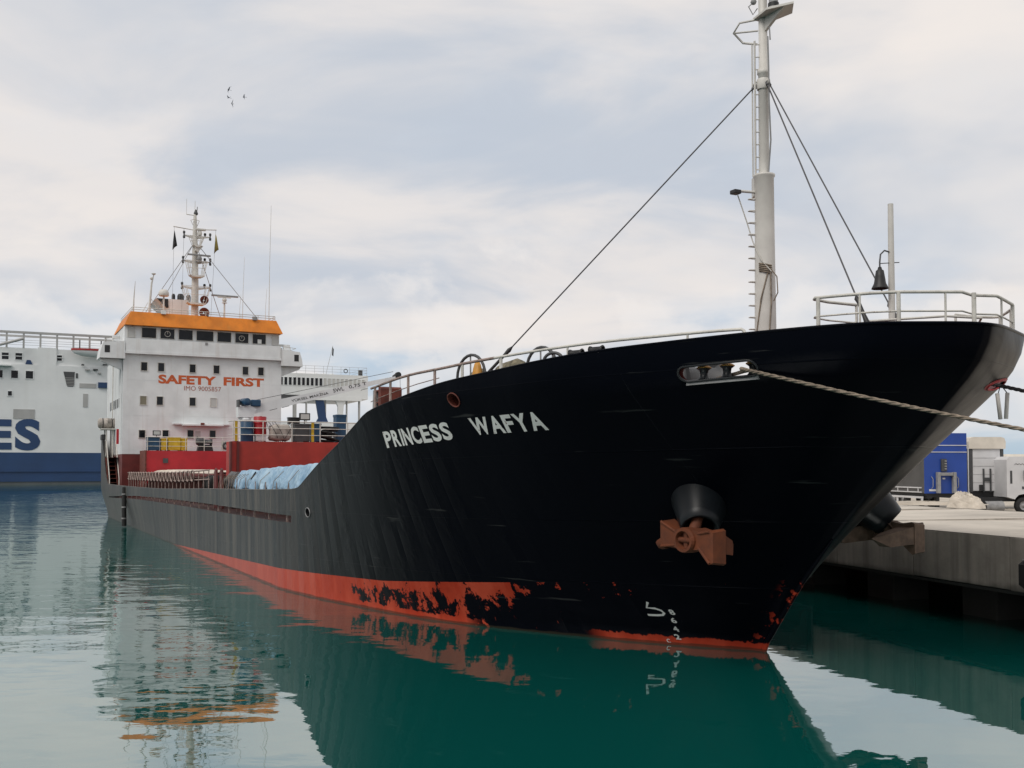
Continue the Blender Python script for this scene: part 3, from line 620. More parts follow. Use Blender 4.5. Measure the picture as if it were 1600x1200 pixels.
# top framework
b_ = MB(); b_.box((-70, 0.2, 29.95), (56, 0.7, 30.4)); o = b_.build('roof_beam', 'ferry_grey', FE)
for k in range(-4, 18):
    x = 0.6 + 3.02 * k
    b_ = MB(); b_.box((x - 0.18, 0.25, 27.1), (x + 0.18, 0.65, 29.95)); b_.build('roof_post', 'ferry_grey', FE)
b_ = MB(); b_.box((-70, 6, 29.9), (56, 6.5, 30.3)); b_.build('roof_beam', 'ferry_grey', FE)
for z in (27.7, 28.2, 28.65):
    b_ = MB(); b_.tube([(-12, 0.4, z), (54, 0.4, z)], 0.035, 5); b_.build('deck_rail', 'ferry_grey', FE)
for z in (24.8, 25.4, 26.0):
    b_ = MB(); b_.tube([(54, 0.3, z), (74, 0.3, z), (74, 15, z)], 0.03, 5); b_.build('deck_rail', 'ferry_grey', FE)
for k in range(11):
    b_ = MB(); b_.tube([(54 + 2 * k, 0.3, 24.2), (54 + 2 * k, 0.3, 26.0)], 0.035, 5); b_.build('rail_post', 'ferry_grey', FE)
# after columns and frames round the open deck
for x, w_, mt in [(57.7, 0.7, 'ferry_grey'), (60.3, 0.22, 'ferry_grey'), (64.6, 0.2, 'ferry_grey'), (69.5, 0.2, 'ferry_grey'), (72.4, 0.3, 'ferry_grey')]:
    b_ = MB(); b_.box((x - w_ / 2, 0.4, 13.4), (x + w_ / 2, 1.2, 18.8)); b_.build('column', mt, FE)
b_ = MB(); b_.prism([(62.3, 18.5), (64.1, 18.5), (64.7, 14.6), (65.2, 13.4), (62.4, 13.4), (63.0, 14.4)], 0.3, 1.0, axis=1); b_.build('blue_column', 'ferry_blue', FE)
b_ = MB(); b_.prism([(66.0, 18.79), (66.9, 18.2), (67.4, 17.0), (67.4, 13.4), (68.4, 13.4), (68.7, 17.2), (69.3, 18.79)], 0.3, 1.0, axis=1); b_.build('arched_column', 'ferry_white', FE)
for x in (62.5, 64.5, 66.3):
    b_ = MB(); b_.lathe([(0.0, 0.35), (0.5, 0.3), (0.6, 0.0)], (x, 2, 24.2), n=10); b_.build('raft_dome', 'ferry_white', FE)
b_ = MB(); b_.tube([(69 + 0.42 * math.cos(a * 0.5236), -0.05, 25.1 + 0.42 * math.sin(a * 0.5236)) for a in range(12)], 0.10, 6, closed=True); b_.build('life_ring', 'dark_grey', FE)
b_ = MB(); b_.box((72.3, 0.6, 24.2), (73.1, 1.2, 25.5)); b_.build('locker', 'dark_grey', FE)
b_ = MB(); b_.tube([(65.2, 3, 24.2), (66.8, 3, 31.0)], 0.05, 6); b_.build('flagpole', 'ferry_grey', FE)
b_ = MB(); b_.prism([(66.75, 30.8), (67.05, 30.2), (66.95, 28.6), (66.6, 28.9)], 2.97, 3.03, axis=1); b_.build('flag', 'dark_grey', FE)
for x in (-5.5, 6.0, 9.7, 14.0, 19.0):
    b_ = MB(); b_.box((x, 0.008, 6.4), (x + 0.05, 0.018, 23.7)); b_.build('plate_seam', 'ferry_white', FE)
for z in (9.4, 13.2, 16.6, 20.2):
    b_ = MB(); b_.box((-20, 0.010, z), (54, 0.018, z + 0.05)); b_.build('plate_seam', 'ferry_white', FE)
def ferry_letter(ch, x0, x1, z0, z1):
    v, f = text_mesh(ch, 0.045)
    vs = [(x0 + p[0] * (x1 - x0), -0.05, z0 + p[1] * (z1 - z0)) for p in v]
    b_ = MB(); b_.add(vs, f); b_.build('letter', 'ferry_blue', FE)
ferry_letter('E', -2.6, 1.8, 6.9, 12.85); ferry_letter('S', 2.35, 6.9, 6.75, 13.0)
# lifeboat under its davits
LB = empty('lifeboat', tuple((Matrix.Translation((-100, 198, 0)) @ Matrix.Rotation(R(25), 4, 'Z')) @ Vector((12.2, -1.6, 25.0))), R(25))
tag(LB, 'white lifeboat with red gunwale hung high on the ferry side', 'lifeboat')
vs = []; fs = []; n = 12; prof = [(0.0, 0.02, 2.15), (0.6, 0.7, 1.7), (1.8, 1.05, 1.25), (3.6, 1.15, 1.0), (5.4, 1.1, 0.9), (6.6, 0.8, 1.1), (7.2, 0.1, 1.6)]
for x, hw, zb in prof:
    for j in range(n + 1):
        a = math.pi * j / n; vs.append((x, hw * math.cos(a), 2.05 - (2.05 - zb + 0.55) * math.sin(a) * (0.9 if hw > 0.3 else 0.3)))
for i in range(len(prof) - 1):
    for j in range(n): fs.append((i * (n + 1) + j, i * (n + 1) + j + 1, (i + 1) * (n + 1) + j + 1, (i + 1) * (n + 1) + j))
b_ = MB(); b_.add(vs, fs, 0, True); b_.build('boat_hull', 'ferry_white', LB)
b_ = MB(); b_.add([(x, sg * (hw + 0.05), z) for x, hw, _ in prof for sg in (1, -1) for z in (1.85, 2.25)], [q_ for i in range(len(prof) - 1) for q_ in ((4 * i, 4 * i + 4, 4 * i + 5, 4 * i + 1), (4 * i + 2, 4 * i + 6, 4 * i + 7, 4 * i + 3), (4 * i + 1, 4 * i + 5, 4 * i + 7, 4 * i + 3))]); b_.build('gunwale', 'lifeboat_red', LB)
for x in (1.6, 5.6):
    b_ = MB(); b_.tube([(x, 0.2, 2.2), (x, 0.2, 4.0)], 0.12, 6); b_.build('hook', 'dark_grey', LB)

# birds
def bird(px, pz, rot, label):
    vs = [(-0.16, 0, 0), (0.0, 0.035, 0.02), (0.20, 0.02, 0), (0.0, -0.035, 0.02), (0.02, 0, -0.035), (0.26, 0.05, 0.0), (0.26, -0.05, 0.0),
          (-0.05, 0.03, 0.02), (0.08, 0.03, 0.02), (0.06, 0.26, 0.11), (0.15, 0.42, 0.05), (0.0, 0.24, 0.12),
          (-0.05, -0.03, 0.02), (0.08, -0.03, 0.02), (0.06, -0.26, 0.11), (0.15, -0.42, 0.05), (0.0, -0.24, 0.12)]
    fs = [(0, 1, 3), (1, 2, 3), (0, 4, 1), (1, 4, 2), (2, 4, 3), (3, 4, 0), (2, 5, 6), (7, 8, 9, 11), (11, 9, 10), (12, 16, 14, 13), (16, 15, 14)]
    b_ = MB(); b_.add(vs, fs); o = b_.build('bird', 'bird'); sdf = o.modifiers.new('thick', 'SOLIDIFY'); sdf.thickness = 0.012
    o.location = (px, 60, pz); o.rotation_euler = rot; o.scale = (0.62, 0.62, 0.62); tag(o, label, 'bird', 'small birds flying in the sky')
bird(-17.03, 26.12, (R(80), R(20), R(10)), 'topmost of the four small dark birds in the sky')
bird(-17.03, 25.62, (R(45), R(-30), R(25)), 'darkest bird, just below the topmost of the four')
bird(-16.11, 25.66, (R(60), R(0), R(15)), 'bird flying apart on the right of the other three')
bird(-16.83, 25.28, (R(-70), R(20), R(-30)), 'lowest of the four small dark birds in the sky')
# ================================================================== THE CARGO SHIP
SH = empty('cargo_ship', SHIP_LOC, SHIP_RZ)
tag(SH, 'dark-hulled cargo ship PRINCESS WAFYA with white deckhouse and orange bridge top', 'ship')
def ring(c, rs, rz, n=20): return [(c[0] + rs * math.cos(2 * math.pi * i / n), c[1] + rz * math.sin(2 * math.pi * i / n)) for i in range(n)]
def stadium(s0, s1, z0, z1, tilt=0.0, n=8):
    r = abs(z1 - z0) / 2; cz = (z0 + z1) / 2; p = []
    lo, hi = min(s0, s1) + r, max(s0, s1) - r; mid = (lo + hi) / 2
    for i in range(n + 1): a = -math.pi / 2 + math.pi * i / n; p.append((hi + r * math.cos(a), cz + r * math.sin(a)))
    for i in range(n + 1): a = math.pi / 2 + math.pi * i / n; p.append((lo + r * math.cos(a), cz + r * math.sin(a)))
    return [(s, z + tilt * (s - mid)) for s, z in p]
slot_b = pchip([(12.86, 1.92), (18.3, 1.88), (27.6, 1.82), (40.7, 1.75), (57.0, 1.46)])
slot_t = pchip([(12.86, 2.11), (22.0, 2.08), (27.6, 2.05), (40.7, 1.93), (57.0, 1.52)])
sl = [12.9 + i * 1.38 for i in range(33)]
FAIR = stadium(-1.79, -2.91, 4.825, 5.055, -0.05)
OVAL = ring((3.07, 4.75), 0.16, 0.13)
PORT = ring((11.55, 2.25), 0.17, 0.125, 14)
SLOT = [(s, slot_b(s)) for s in sl] + [(s, slot_t(s)) for s in reversed(sl)]
PFAIR = ring((-4.02, 4.76), 0.13, 0.085, 16)
def A_of(a): return 14 * math.sqrt(a) if a <= 1 else 14 + (a - 1) * (STERN - BOW_END)
def a_of(A): return (A / 14) ** 2 if A <= 14 else 1 + (A - 14) / (STERN - BOW_END)
def inside(p, poly):
    x, y = p; c = False; j = len(poly) - 1
    for i in range(len(poly)):
        (xi, yi), (xj, yj) = poly[i], poly[j]
        if (yi > y) != (yj > y) and x < (xj - xi) * (y - yi) / (yj - yi) + xi: c = not c
        j = i
    return c
def shell(name, mat, side, off, z_low, A0, A1, holes):
    """one side of the hull as a surface over (length, height), with real openings"""
    hp_ = [[(A_of(hull_a(s, z)), z) for s, z in h] for h in holes]
    As = []; A = A0
    while A < A1 - 1e-6: As.append(A); A += (0.10 if A < 1.2 else 0.2 if A < 14 else 0.9)
    As.append(A1); rows = 26
    verts, edges = [], []
    rz = [rim_z(a_of(A)) for A in As]; zl = [z_low(hull_s(a_of(A), 3.0)) if callable(z_low) else z_low for A in As]
    def hole_near(p): return any(inside(p, h) or min((p[0] - q[0]) ** 2 + (p[1] - q[1]) ** 2 for q in h) < 0.002 for h in hp_)
    top, bot = [], []
    for i, A in enumerate(As):
        for j in range(rows + 1):
            p = (A, zl[i] + (rz[i] - zl[i]) * j / rows)
            if j in (0, rows) or i in (0, len(As) - 1) or not hole_near(p):
                verts.append(p)
                if j == 0: bot.append(len(verts) - 1)
                if j == rows: top.append(len(verts) - 1)
    for r_ in (top, bot): edges += list(zip(r_[:-1], r_[1:]))
    for h in hp_:
        o = len(verts); verts += h; edges += [(o + i, o + (i + 1) % len(h)) for i in range(len(h))]
    V2, E2, F2, *_ = geometry.delaunay_2d_cdt([Vector(p) for p in verts], edges, [], 0, 1e-5)
    fs = []
    for f in F2:
        c = (sum(V2[i][0] for i in f) / 3, sum(V2[i][1] for i in f) / 3)
        a = a_of(max(c[0], 0)); k = 0
        while k < len(As) - 2 and As[k + 1] < c[0]: k += 1
        u = (c[0] - As[k]) / (As[k + 1] - As[k])
        if c[1] > rz[k] * (1 - u) + rz[k + 1] * u or c[1] < zl[k] * (1 - u) + zl[k + 1] * u: continue
        if any(inside(c, h) for h in hp_): continue
        fs.append(tuple(f) if side > 0 else tuple(reversed(f)))
    b_ = MB(); pos = [hull_p(a_of(max(p[0], 0)), p[1], side, off) for p in V2]; nor = [hull_n(a_of(max(p[0], 0)), p[1], side) for p in V2]
    # keep the winding outward
    if fs:
        f = fs[len(fs) // 2]; nn = (pos[f[1]] - pos[f[0]]).cross(pos[f[2]] - pos[f[0]])
        if nn.dot(nor[f[0]]) < 0: fs = [tuple(reversed(f)) for f in fs]
    b_.add(pos, fs, 0, True)
    return b_.build(name, mat, SH, normals=[tuple(n) for n in nor])
A_end = A_of(2.0)
h1 = shell('hull_side', 'hull_paint', 1, 0.0, -1.2, 0.0, A_end, [FAIR, OVAL, PORT, SLOT]); h1['label'] = 'starboard side with worn red boot-topping'
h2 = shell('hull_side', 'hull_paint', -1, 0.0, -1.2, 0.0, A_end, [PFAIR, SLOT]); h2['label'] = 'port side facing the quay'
for sd_, hs in ((1, [FAIR, OVAL]), (-1, [PFAIR])):
    shell('bulwark_lining', 'deck_red', sd_, -0.09, lambda s: 4.25, A_of(0.02), A_of(0.62), hs)
    shell('bulwark_lining', 'deck_dark', sd_, -0.07, lambda s: slot_b(max(s, 12.9)) - 0.03, A_of(0.93), A_of(1.80), [SLOT])
    # cap along the bulwark top
    c_ = MB(); pts = []
    for i in range(150):
        a = (i / 110) ** 2 if i < 110 else 1 + (i - 110) / 39
        z = rim_z(a); pts.append(hull_p(a, z, sd_, -0.02))
    c_.tube(pts, 0.026, 6); c_.build('bulwark_cap', 'hull_paint', SH)
# transom
c_ = MB(); zz = [-1.2 + 6.65 * i / 12 for i in range(13)]; c_.add([hull_p(2.0, z, 1) for z in zz] + [hull_p(2.0, z, -1) for z in zz], [(i, i + 1, 14 + i, 13 + i) for i in range(12)]); c_.build('transom', 'hull_paint', SH)
# stem bar
c_ = MB(); pts = [Vector((-stem_f(z) - 0.012, 0, z)) for z in [-1.0 + 0.2 * i for i in range(17)]]; c_.tube(pts, [0.05] * 14 + [0.045, 0.035, 0.02], 8); c_.build('stem_bar', 'hull_paint', SH)
def deck(name, mat, s0, s1, zf, inset, n):
    c_ = MB(); vs = []
    for i in range(n + 1):
        s = s0 + (s1 - s0) * i / n; z = zf(s); t = max(hull_t(s, z) - inset, 0.02); vs += [(s, t, z), (s, 0, z + 0.05), (s, -t, z)]
    c_.add(vs, [q_ for i in range(n) for q_ in ((3 * i, 3 * i + 1, 3 * i + 4, 3 * i + 3), (3 * i + 1, 3 * i + 2, 3 * i + 5, 3 * i + 4))], 0); return c_.build(name, mat, SH)
deck('forecastle_deck', 'deck_red', -3.55, 8.4, lambda s: min(4.28, sheer_f(s) - 0.12), 0.06, 30)
deck('main_deck', 'deck_dark', 8.2, 58.0, lambda s: slot_b(max(12.9, min(s, 57))) - 0.02, 0.04, 40)
deck('poop_deck', 'deck_red', 57.6, 68.1, lambda s: 4.1, 0.10, 10)
c_ = MB(); zb_ = [1.86, 2.4, 3.0, 3.6, 4.0]; c_.prism([(hull_t(8.7, z) - 0.03, z) for z in zb_] + [(-hull_t(8.7, z) + 0.03, z) for z in reversed(zb_)], 8.6, 8.72, axis=0); c_.build('forecastle_bulkhead', 'deck_red', SH)
# hole trims
def trim(poly, r, mat, name, off=0.01, side=1):
    c_ = MB(); c_.tube([hull_p(hull_a(s, z), z, side, off) for s, z in poly], r, 6, closed=True); return c_.build(name, mat, SH)
trim(FAIR, 0.022, 'bolster_dark', 'fairlead_rim'); trim(OVAL, 0.014, 'rust_red', 'mooring_pipe_rim'); trim(PORT, 0.014, 'grey', 'scupper_rim')
trim(PFAIR, 0.016, 'bright_red', 'fairlead_rim', side=-1)
# tunnel behind the oval pipe
c_ = MB(); outer = [hull_p(hull_a(s, z), z) for s, z in OVAL]; inn = [p + Vector((0.15, -0.55, 0.02)) for p in outer]; n = len(outer)
c_.add(outer + inn, [(i, (i + 1) % n, n + (i + 1) % n, n + i) for i in range(n)], 0, True); c_.add(inn, [tuple(range(n))]); c_.build('mooring_pipe', 'rust_red', SH)
c_ = MB(); outer = [hull_p(hull_a(s, z), z) for s, z in PORT]; inn = [p + Vector((0.0, -0.5, 0)) for p in outer]; n = len(outer)
c_.add(outer + inn, [(i, (i + 1) % n, n + (i + 1) % n, n + i) for i in range(n)], 0, True); c_.add(inn, [tuple(range(n))]); c_.build('scupper', 'black', SH)
# fairlead rollers on their sill
c_ = MB(); sill = [(s, z) for s, z in ((-1.85, 4.825), (-2.2, 4.84), (-2.55, 4.855), (-2.87, 4.87))]
vs = []
for s, z in sill:
    p = hull_p(hull_a(s, z), z, 1, -0.02); vs += [p, p + Vector((0.1, -0.34, 0)), p + Vector((0.1, -0.34, -0.08)), p + Vector((0, 0, -0.08))]
c_.add(vs, [(4 * i + j, 4 * i + (j + 1) % 4, 4 * i + 4 + (j + 1) % 4, 4 * i + 4 + j) for i in range(3) for j in range(4)] + [(0, 1, 2, 3), (12, 13, 14, 15)])
c_.build('fairlead_sill', 'grey', SH)
for s in (-2.05, -2.38, -2.74):
    p = hull_p(hull_a(s, 4.96), 4.96, 1, -0.17); z0 = 4.832 + (-1.85 - s) * 0.044
    c_ = MB(); c_.lathe([(0.10, 0), (0.075, 0.03), (0.062, 0.08), (0.07, 0.13), (0.115, 0.165)], (p.x, p.y, z0), n=16); o = c_.build('fairlead_roller', 'bolster_dark', SH)
    c_ = MB(); c_.lathe([(0.118, 0.166), (0.12, 0.18), (0.08, 0.205), (0.0, 0.21)], (p.x, p.y, z0), n=16); c_.build('roller_cap', 'amber', o)

# posts standing in the freeing slot
for i in range(34):
    s = 13.6 + i * 1.9
    if s > 52: break
    zb, zt_ = slot_b(s), slot_t(s); tt = hull_t(s, zb) - 0.10
    c_ = MB(); c_.box((s - 0.03, tt - 0.05, zb - 0.02), (s + 0.03, tt, zt_ + 0.02)); c_.build('slot_post', 'rail_rusty', SH)

# lettering laid on the plating
def hull_text(ch, sL, sR, zL, zR, h, mat, name, slant=0.0, offset=0.02, side=1):
    v, f = text_mesh(ch, offset); vs = []
    for x, y in v:
        s = sL + (sR - sL) * x + slant * y; z = zL + (zR - zL) * x + h * y
        vs.append(hull_p(hull_a(s, z), z, side, 0.012))
    c_ = MB(); c_.add(vs, f); return c_.build(name, mat, SH)
GAP = 0.13
def word(txt, sL, sR, zL, zR, h, mat, wid, slant=0.0, offset=0.035):
    tot = sum(wid.get(c, 1.0) for c in txt) + GAP * (len(txt) - 1); x = 0
    for c in txt:
        w_ = wid.get(c, 1.0); u0, u1 = x / tot, (x + w_) / tot
        hull_text(c, sL + (sR - sL) * u0, sL + (sR - sL) * u1, zL + (zR - zL) * u0, zL + (zR - zL) * u1, h, mat, 'letter', slant, offset); x += w_ + GAP
word('PRINCESS', 6.08, 3.55, 3.868, 4.00, 0.350, 'lettering_white', {'I': 0.24})
GAP = 0.09
word('WAFYA', 2.90, 0.99, 4.068, 4.118, 0.325, 'lettering_white', {'W': 1.6, 'A': 1.12, 'F': 0.85, 'Y': 1.1})
for ch, z in (('8', 0.625), ('6', 0.455), ('4', 0.275), ('2', 0.11)):
    s0 = 1.06 + (0.63 - z) * 0.35
    hull_text(ch, s0 + 0.042, s0 - 0.042, z, z, 0.11, 'marks_white', 'draught_mark', 0, 0.035)
# bulb mark
c_ = MB(); pth = [(1.36, 0.86), (1.44, 0.74), (1.30, 0.735), (1.22, 0.70), (1.20, 0.65), (1.24, 0.61), (1.34, 0.595), (1.50, 0.59)]
vs = []; 
for i, (s, z) in enumerate(pth):
    a_, b2 = pth[max(i - 1, 0)], pth[min(i + 1, len(pth) - 1)]; d = Vector((b2[0] - a_[0], b2[1] - a_[1])).normalized(); nn = Vector((-d.y, d.x)) * 0.020
    for q_ in (1, -1): vs.append(hull_p(hull_a(s + nn.x * q_, z + nn.y * q_), z + nn.y * q_, 1, 0.012))
c_.add(vs, [(2 * i, 2 * i + 1, 2 * i + 3, 2 * i + 2) for i in range(len(pth) - 1)]); c_.build('bulb_mark', 'marks_white', SH)
hull_text('C', 1.45, 1.39, 0.03, 0.03, 0.08, 'marks_white', 'draught_mark', 0, 0.02)

# anchor bolsters and anchors
def anchor(side, mat, label):
    cz = 2.10; bs, bt = -1.02, 2.42
    # bolster
    c_ = MB(); top = Vector((-0.42, 1.78, 3.06)); bot = Vector((-1.0, 2.25, 2.42))
    ax = (bot - top); L_ = ax.length
    prof = [(0.56, 0), (0.48, L_ * 0.4), (0.36, L_ * 0.85), (0.315, L_), (0.27, L_ * 1.02), (0.22, L_ * 0.8)]
    c_.lathe(prof, (top.x, top.y * side, top.z), (ax.x, ax.y * side, ax.z), 28); c_.build('anchor_bolster', 'bolster_dark', SH)
    base = Vector((bot.x - 0.05, (bot.y + (0.22 if side > 0 else -0.08)) * side, bot.z - 0.17)); FL = 0.35 if side > 0 else 0.95
    e = empty('anchor', sw(base), SHIP_RZ); tag(e, label, 'anchor', 'bow anchors hanging below their bolsters')
    # crown seen end-on: hub with an oval mouth, waisted arms, square shoulders; flukes lie back along the hull
    k = side
    def Y(p): return (p[0], p[1] * k, p[2])
    c_ = MB()
    # hub: a short thick barrel, mouth outwards
    el = [(0.27 * math.cos(a * math.pi / 12), 0.215 * math.sin(a * math.pi / 12)) for a in range(24)]; rings = []
    for yy_, sc_ in ((-0.18, 0.92), (0.02, 1.0), (0.14, 1.0), (0.18, 0.93), (0.18, 0.72), (0.06, 0.66)): rings.append([Y((x * sc_, yy_, z * sc_ - 0.02)) for x, z in el])
    c_.add([p for r_ in rings for p in r_], [(i * 24 + j, i * 24 + (j + 1) % 24, (i + 1) * 24 + (j + 1) % 24, (i + 1) * 24 + j) for i in range(5) for j in range(24)], 0, False); c_.build('hub', mat, e)
    c_ = MB(); c_.add(rings[-1], [tuple(range(24))]); c_.build('hub_recess', 'rust_red' if side > 0 else 'dark_grey', e)
    c_ = MB(); c_.bbox(Y((-0.05, -0.02, -0.17)), Y((0.05, 0.12, 0.14)), 0.02); c_.tube([Y((-0.17, 0.10, -0.02)), Y((0.17, 0.10, -0.02))], 0.05, 10); c_.build('crown_pin', mat, e)
    # arms: waisted at the hub, flaring to square shoulders with raised edges
    for sx, z0e, z1e in ((1, -0.20, 0.30), (-1, -0.40, 0.20)):
        c_ = MB(); st_ = [(0.18, -0.20, 0.19, 0.12), (0.38, -0.19, 0.16, 0.10), (0.66, z0e, z1e, 0.13), (0.72, z0e + 0.03, z1e - 0.03, 0.11)]; vs = []
        for x, za, zb2, th in st_: vs += [Y((sx * x, -0.15, za)), Y((sx * x, th, za + 0.03)), Y((sx * x, th, zb2 - 0.03)), Y((sx * x, -0.15, zb2))]
        c_.add(vs, [(4 * i + j, 4 * i + (j + 1) % 4, 4 * i + 4 + (j + 1) % 4, 4 * i + 4 + j) for i in range(3) for j in range(4)] + [(12, 13, 14, 15), (3, 2, 1, 0)]); arm = c_.build('arm', mat, e)
        for zz_, za in ((z1e, 0.10), (z0e, -0.12)):
            c_ = MB(); c_.tube([Y((sx * 0.30, 0.085, za)), Y((sx * 0.66, 0.135, zz_ - 0.04 * (1 if zz_ > 0 else -1)))], 0.028, 6); c_.build('rib', mat, arm)
    for x in (-0.55, 0.55):
        c_ = MB(); sx = 1 if x > 0 else -1
        vs = [Y(p) for p in [(x - 0.16, -0.10, -0.20), (x + 0.16, -0.10, -0.20), (x + 0.16, -0.10, 0.12), (x - 0.16, -0.10, 0.12), (x - 0.13, -0.10 - FL * 0.65, -0.24), (x + 0.13, -0.10 - FL * 0.65, -0.24), (x + 0.12, -0.10 - FL * 0.65, 0.0), (x - 0.12, -0.10 - FL * 0.65, 0.0), (x, -0.10 - FL, -0.08)]]
        c_.add(vs, [(0, 1, 5, 4), (1, 2, 6, 5), (2, 3, 7, 6), (3, 0, 4, 7), (4, 5, 8), (5, 6, 8), (6, 7, 8), (7, 4, 8), (0, 3, 2, 1)]); c_.build('fluke', mat, e)
    c_ = MB(); c_.tube([Y((0, 0.0, 0.0)), Y((0.06, -0.2, 0.35)), Y((0.15, -0.42, 0.75))], [0.10, 0.09, 0.08], 8); c_.build('shank', mat, e)
    # the side fluke tip that shows past the crown
    c_ = MB(); c_.tube([Y((0.70, 0.0, -0.10)), Y((0.86, -0.02, -0.14)), Y((0.98, -0.03, -0.13))], [0.12, 0.10, 0.05], 8); c_.build('shoulder_lug', mat, e)
anchor(1, 'anchor_rust', 'rusty red-brown anchor under its black bolster on the starboard bow')
anchor(-1, 'anchor_brown', 'brown weathered anchor on the port bow, seen against the quay wall')

# ------------------------------------------------------------------ forecastle: foremast
MS = -0.13
FM_ = MB(); FM_.lathe([(0.205, 4.28), (0.20, 6.0), (0.182, 8.0), (0.178, 8.92), (0.20, 8.95), (0.20, 8.985), (0.08, 8.99)], (MS, 0, 0), n=24)
FM_.prism([(MS + 0.10, 0.155), (MS + 0.30, 0.05), (MS + 0.34, 0.0), (MS + 0.30, -0.05), (MS + 0.10, -0.155)], 8.60, 8.97, axis=2)
FMO = FM_.build('foremast', 'mast_white', SH)
c_ = MB(); c_.lathe([(0.098, 8.98), (0.094, 10.9), (0.115, 10.92), (0.115, 10.99), (0.084, 11.0), (0.08, 12.9)], (MS, 0, 0), n=18); c_.build('upper_pole', 'mast_white', FMO)
def rel(dx, dy, z): return (MS + dx, dy, z)
LX, LT = 0.16, 0.16            # ladder stands off to starboard, slightly aft
for d in (0.0, 0.12):
    c_ = MB(); c_.tube([rel(LX * 0.35 + d * 0.9, LT - d * 0.25, 8.97), rel(LX * 0.35 + d * 0.9, LT - d * 0.25, 11.55)], 0.014 if d else 0.02, 6); c_.build('ladder_rail', 'mast_white', FMO)
for k in range(11):
    z = 9.08 + 0.24 * k
    c_ = MB(); c_.tube([rel(LX * 0.35 + 0.02, LT + 0.0, z), rel(0.0, 0.06, z + 0.005)], 0.012, 6); c_.build('ladder_rung', 'mast_white', FMO)
for k in range(12):
    z = 6.05 + 0.225 * k
    c_ = MB(); c_.tube([rel(0.06, 0.15, z), rel(0.12, 0.26, z), rel(0.17, 0.25, z), rel(0.16, 0.10, z)], 0.012, 5); c_.build('climbing_rung', 'mast_white', FMO)
c_ = MB(); c_.prism([(MS - 0.78, -0.05), (MS - 0.45, -0.32), (MS + 0.10, -0.20), (MS + 0.12, 0.14), (MS - 0.35, 0.22)], 11.98, 12.02, axis=2); c_.build('lamp_platform', 'mast_white', FMO)
c_ = MB(); c_.prism([(MS - 0.08, 11.72), (MS - 0.08, 11.98), (MS - 0.6, 11.98)], -0.03, 0.03, axis=1); c_.build('platform_bracket', 'mast_white', FMO)
c_ = MB(); c_.lathe([(0.0, 12.02), (0.10, 12.03), (0.10, 12.12), (0.085, 12.13), (0.085, 12.36), (0.10, 12.37), (0.10, 12.5), (0.03, 12.55)], (MS - 0.24, -0.05, 0), n=14); c_.build('masthead_lamp', 'grey', FMO)
c_ = MB(); c_.lathe([(0.102, 12.125), (0.102, 12.20)], (MS - 0.24, -0.05, 0), n=14); c_.build('lamp_band', 'black', FMO)
c_ = MB(); hoop = [rel(0.05, 0.08, 11.98), rel(0.28, 0.33, 11.95), rel(0.42, 0.36, 11.80), rel(0.36, 0.18, 11.62), rel(0.06, 0.10, 11.50)]
c_.tube(hoop, 0.022, 6); c_.tube([rel(0.42, 0.36, 11.80), rel(0.05, 0.08, 11.76)], 0.018, 6); c_.build('safety_hoop', 'mast_white', FMO)
c_ = MB(); c_.tube([rel(0.10, 0.14, 8.66), rel(0.22, 0.42, 8.68)], 0.028, 6); o = c_.build('lamp_arm', 'mast_white', FMO)
c_ = MB(); c_.bbox(rel(0.15, 0.42, 8.61), rel(0.31, 0.58, 8.69), 0.02); c_.build('floodlight', 'black', FMO)
c_ = MB(); c_.tube([rel(0.24, 0.44, 8.6), rel(0.18, 0.28, 8.1), rel(0.12, 0.18, 7.7), rel(-0.10, 0.20, 7.35), rel(-0.24, 0.06, 7.1)], 0.012, 5); c_.build('cable', 'rail_white', FMO)
c_ = MB(); c_.tube([rel(-0.19, 0.08, 7.15), rel(-0.10, 0.19, 6.6), rel(0.02, 0.21, 5.9), rel(0.02, 0.21, 5.4)], 0.014, 5); c_.tube([rel(-0.21, 0.05, 7.15), rel(-0.21, 0.04, 6.5), rel(-0.17, 0.11, 5.4)], 0.014, 5)
for k in range(5): c_.tube([rel(-0.21, 0.02, 7.08 + 0.035 * k), rel(-0.17, 0.13, 7.10 + 0.035 * k), rel(-0.06, 0.20, 7.13 + 0.035 * k)], 0.016, 5)
c_.tube([rel(-0.20, 0.03, 7.15), rel(-0.30, -0.02, 7.0), rel(-0.31, -0.03, 6.7), rel(-0.23, 0.0, 6.55)], 0.012, 5)
c_.build('halyard', 'rope', FMO)
c_ = MB(); c_.tube([rel(-0.13, 0.0, 11.6), rel(-0.17, 0.02, 11.0), rel(-0.15, 0.0, 10.4), rel(-0.19, 0.0, 9.6), rel(-0.12, 0.0, 9.0)], 0.016, 5); c_.tube([rel(-0.10, 0, 11.9), rel(-0.2, 0.02, 11.75), rel(-0.22, 0.02, 11.5)], 0.014, 5)
c_.build('cable', 'grey', FMO)
c_ = MB(); c_.lathe([(0.215, 4.28), (0.23, 5.55), (0.23, 5.62), (0.205, 5.63)], (MS, 0, 0), n=20); c_.build('mast_collar', 'dark_grey', FMO)
c_ = MB(); c_.tube([rel(0.1, 0.1, 12.35), rel(0.17, 0.2, 12.25), rel(0.14, 0.12, 12.1), rel(0.06, 0.08, 12.2)], 0.012, 5); c_.sphere(rel(0.12, 0.12, 12.34), 0.06, 8); c_.build('cable_coil', 'grey', FMO)
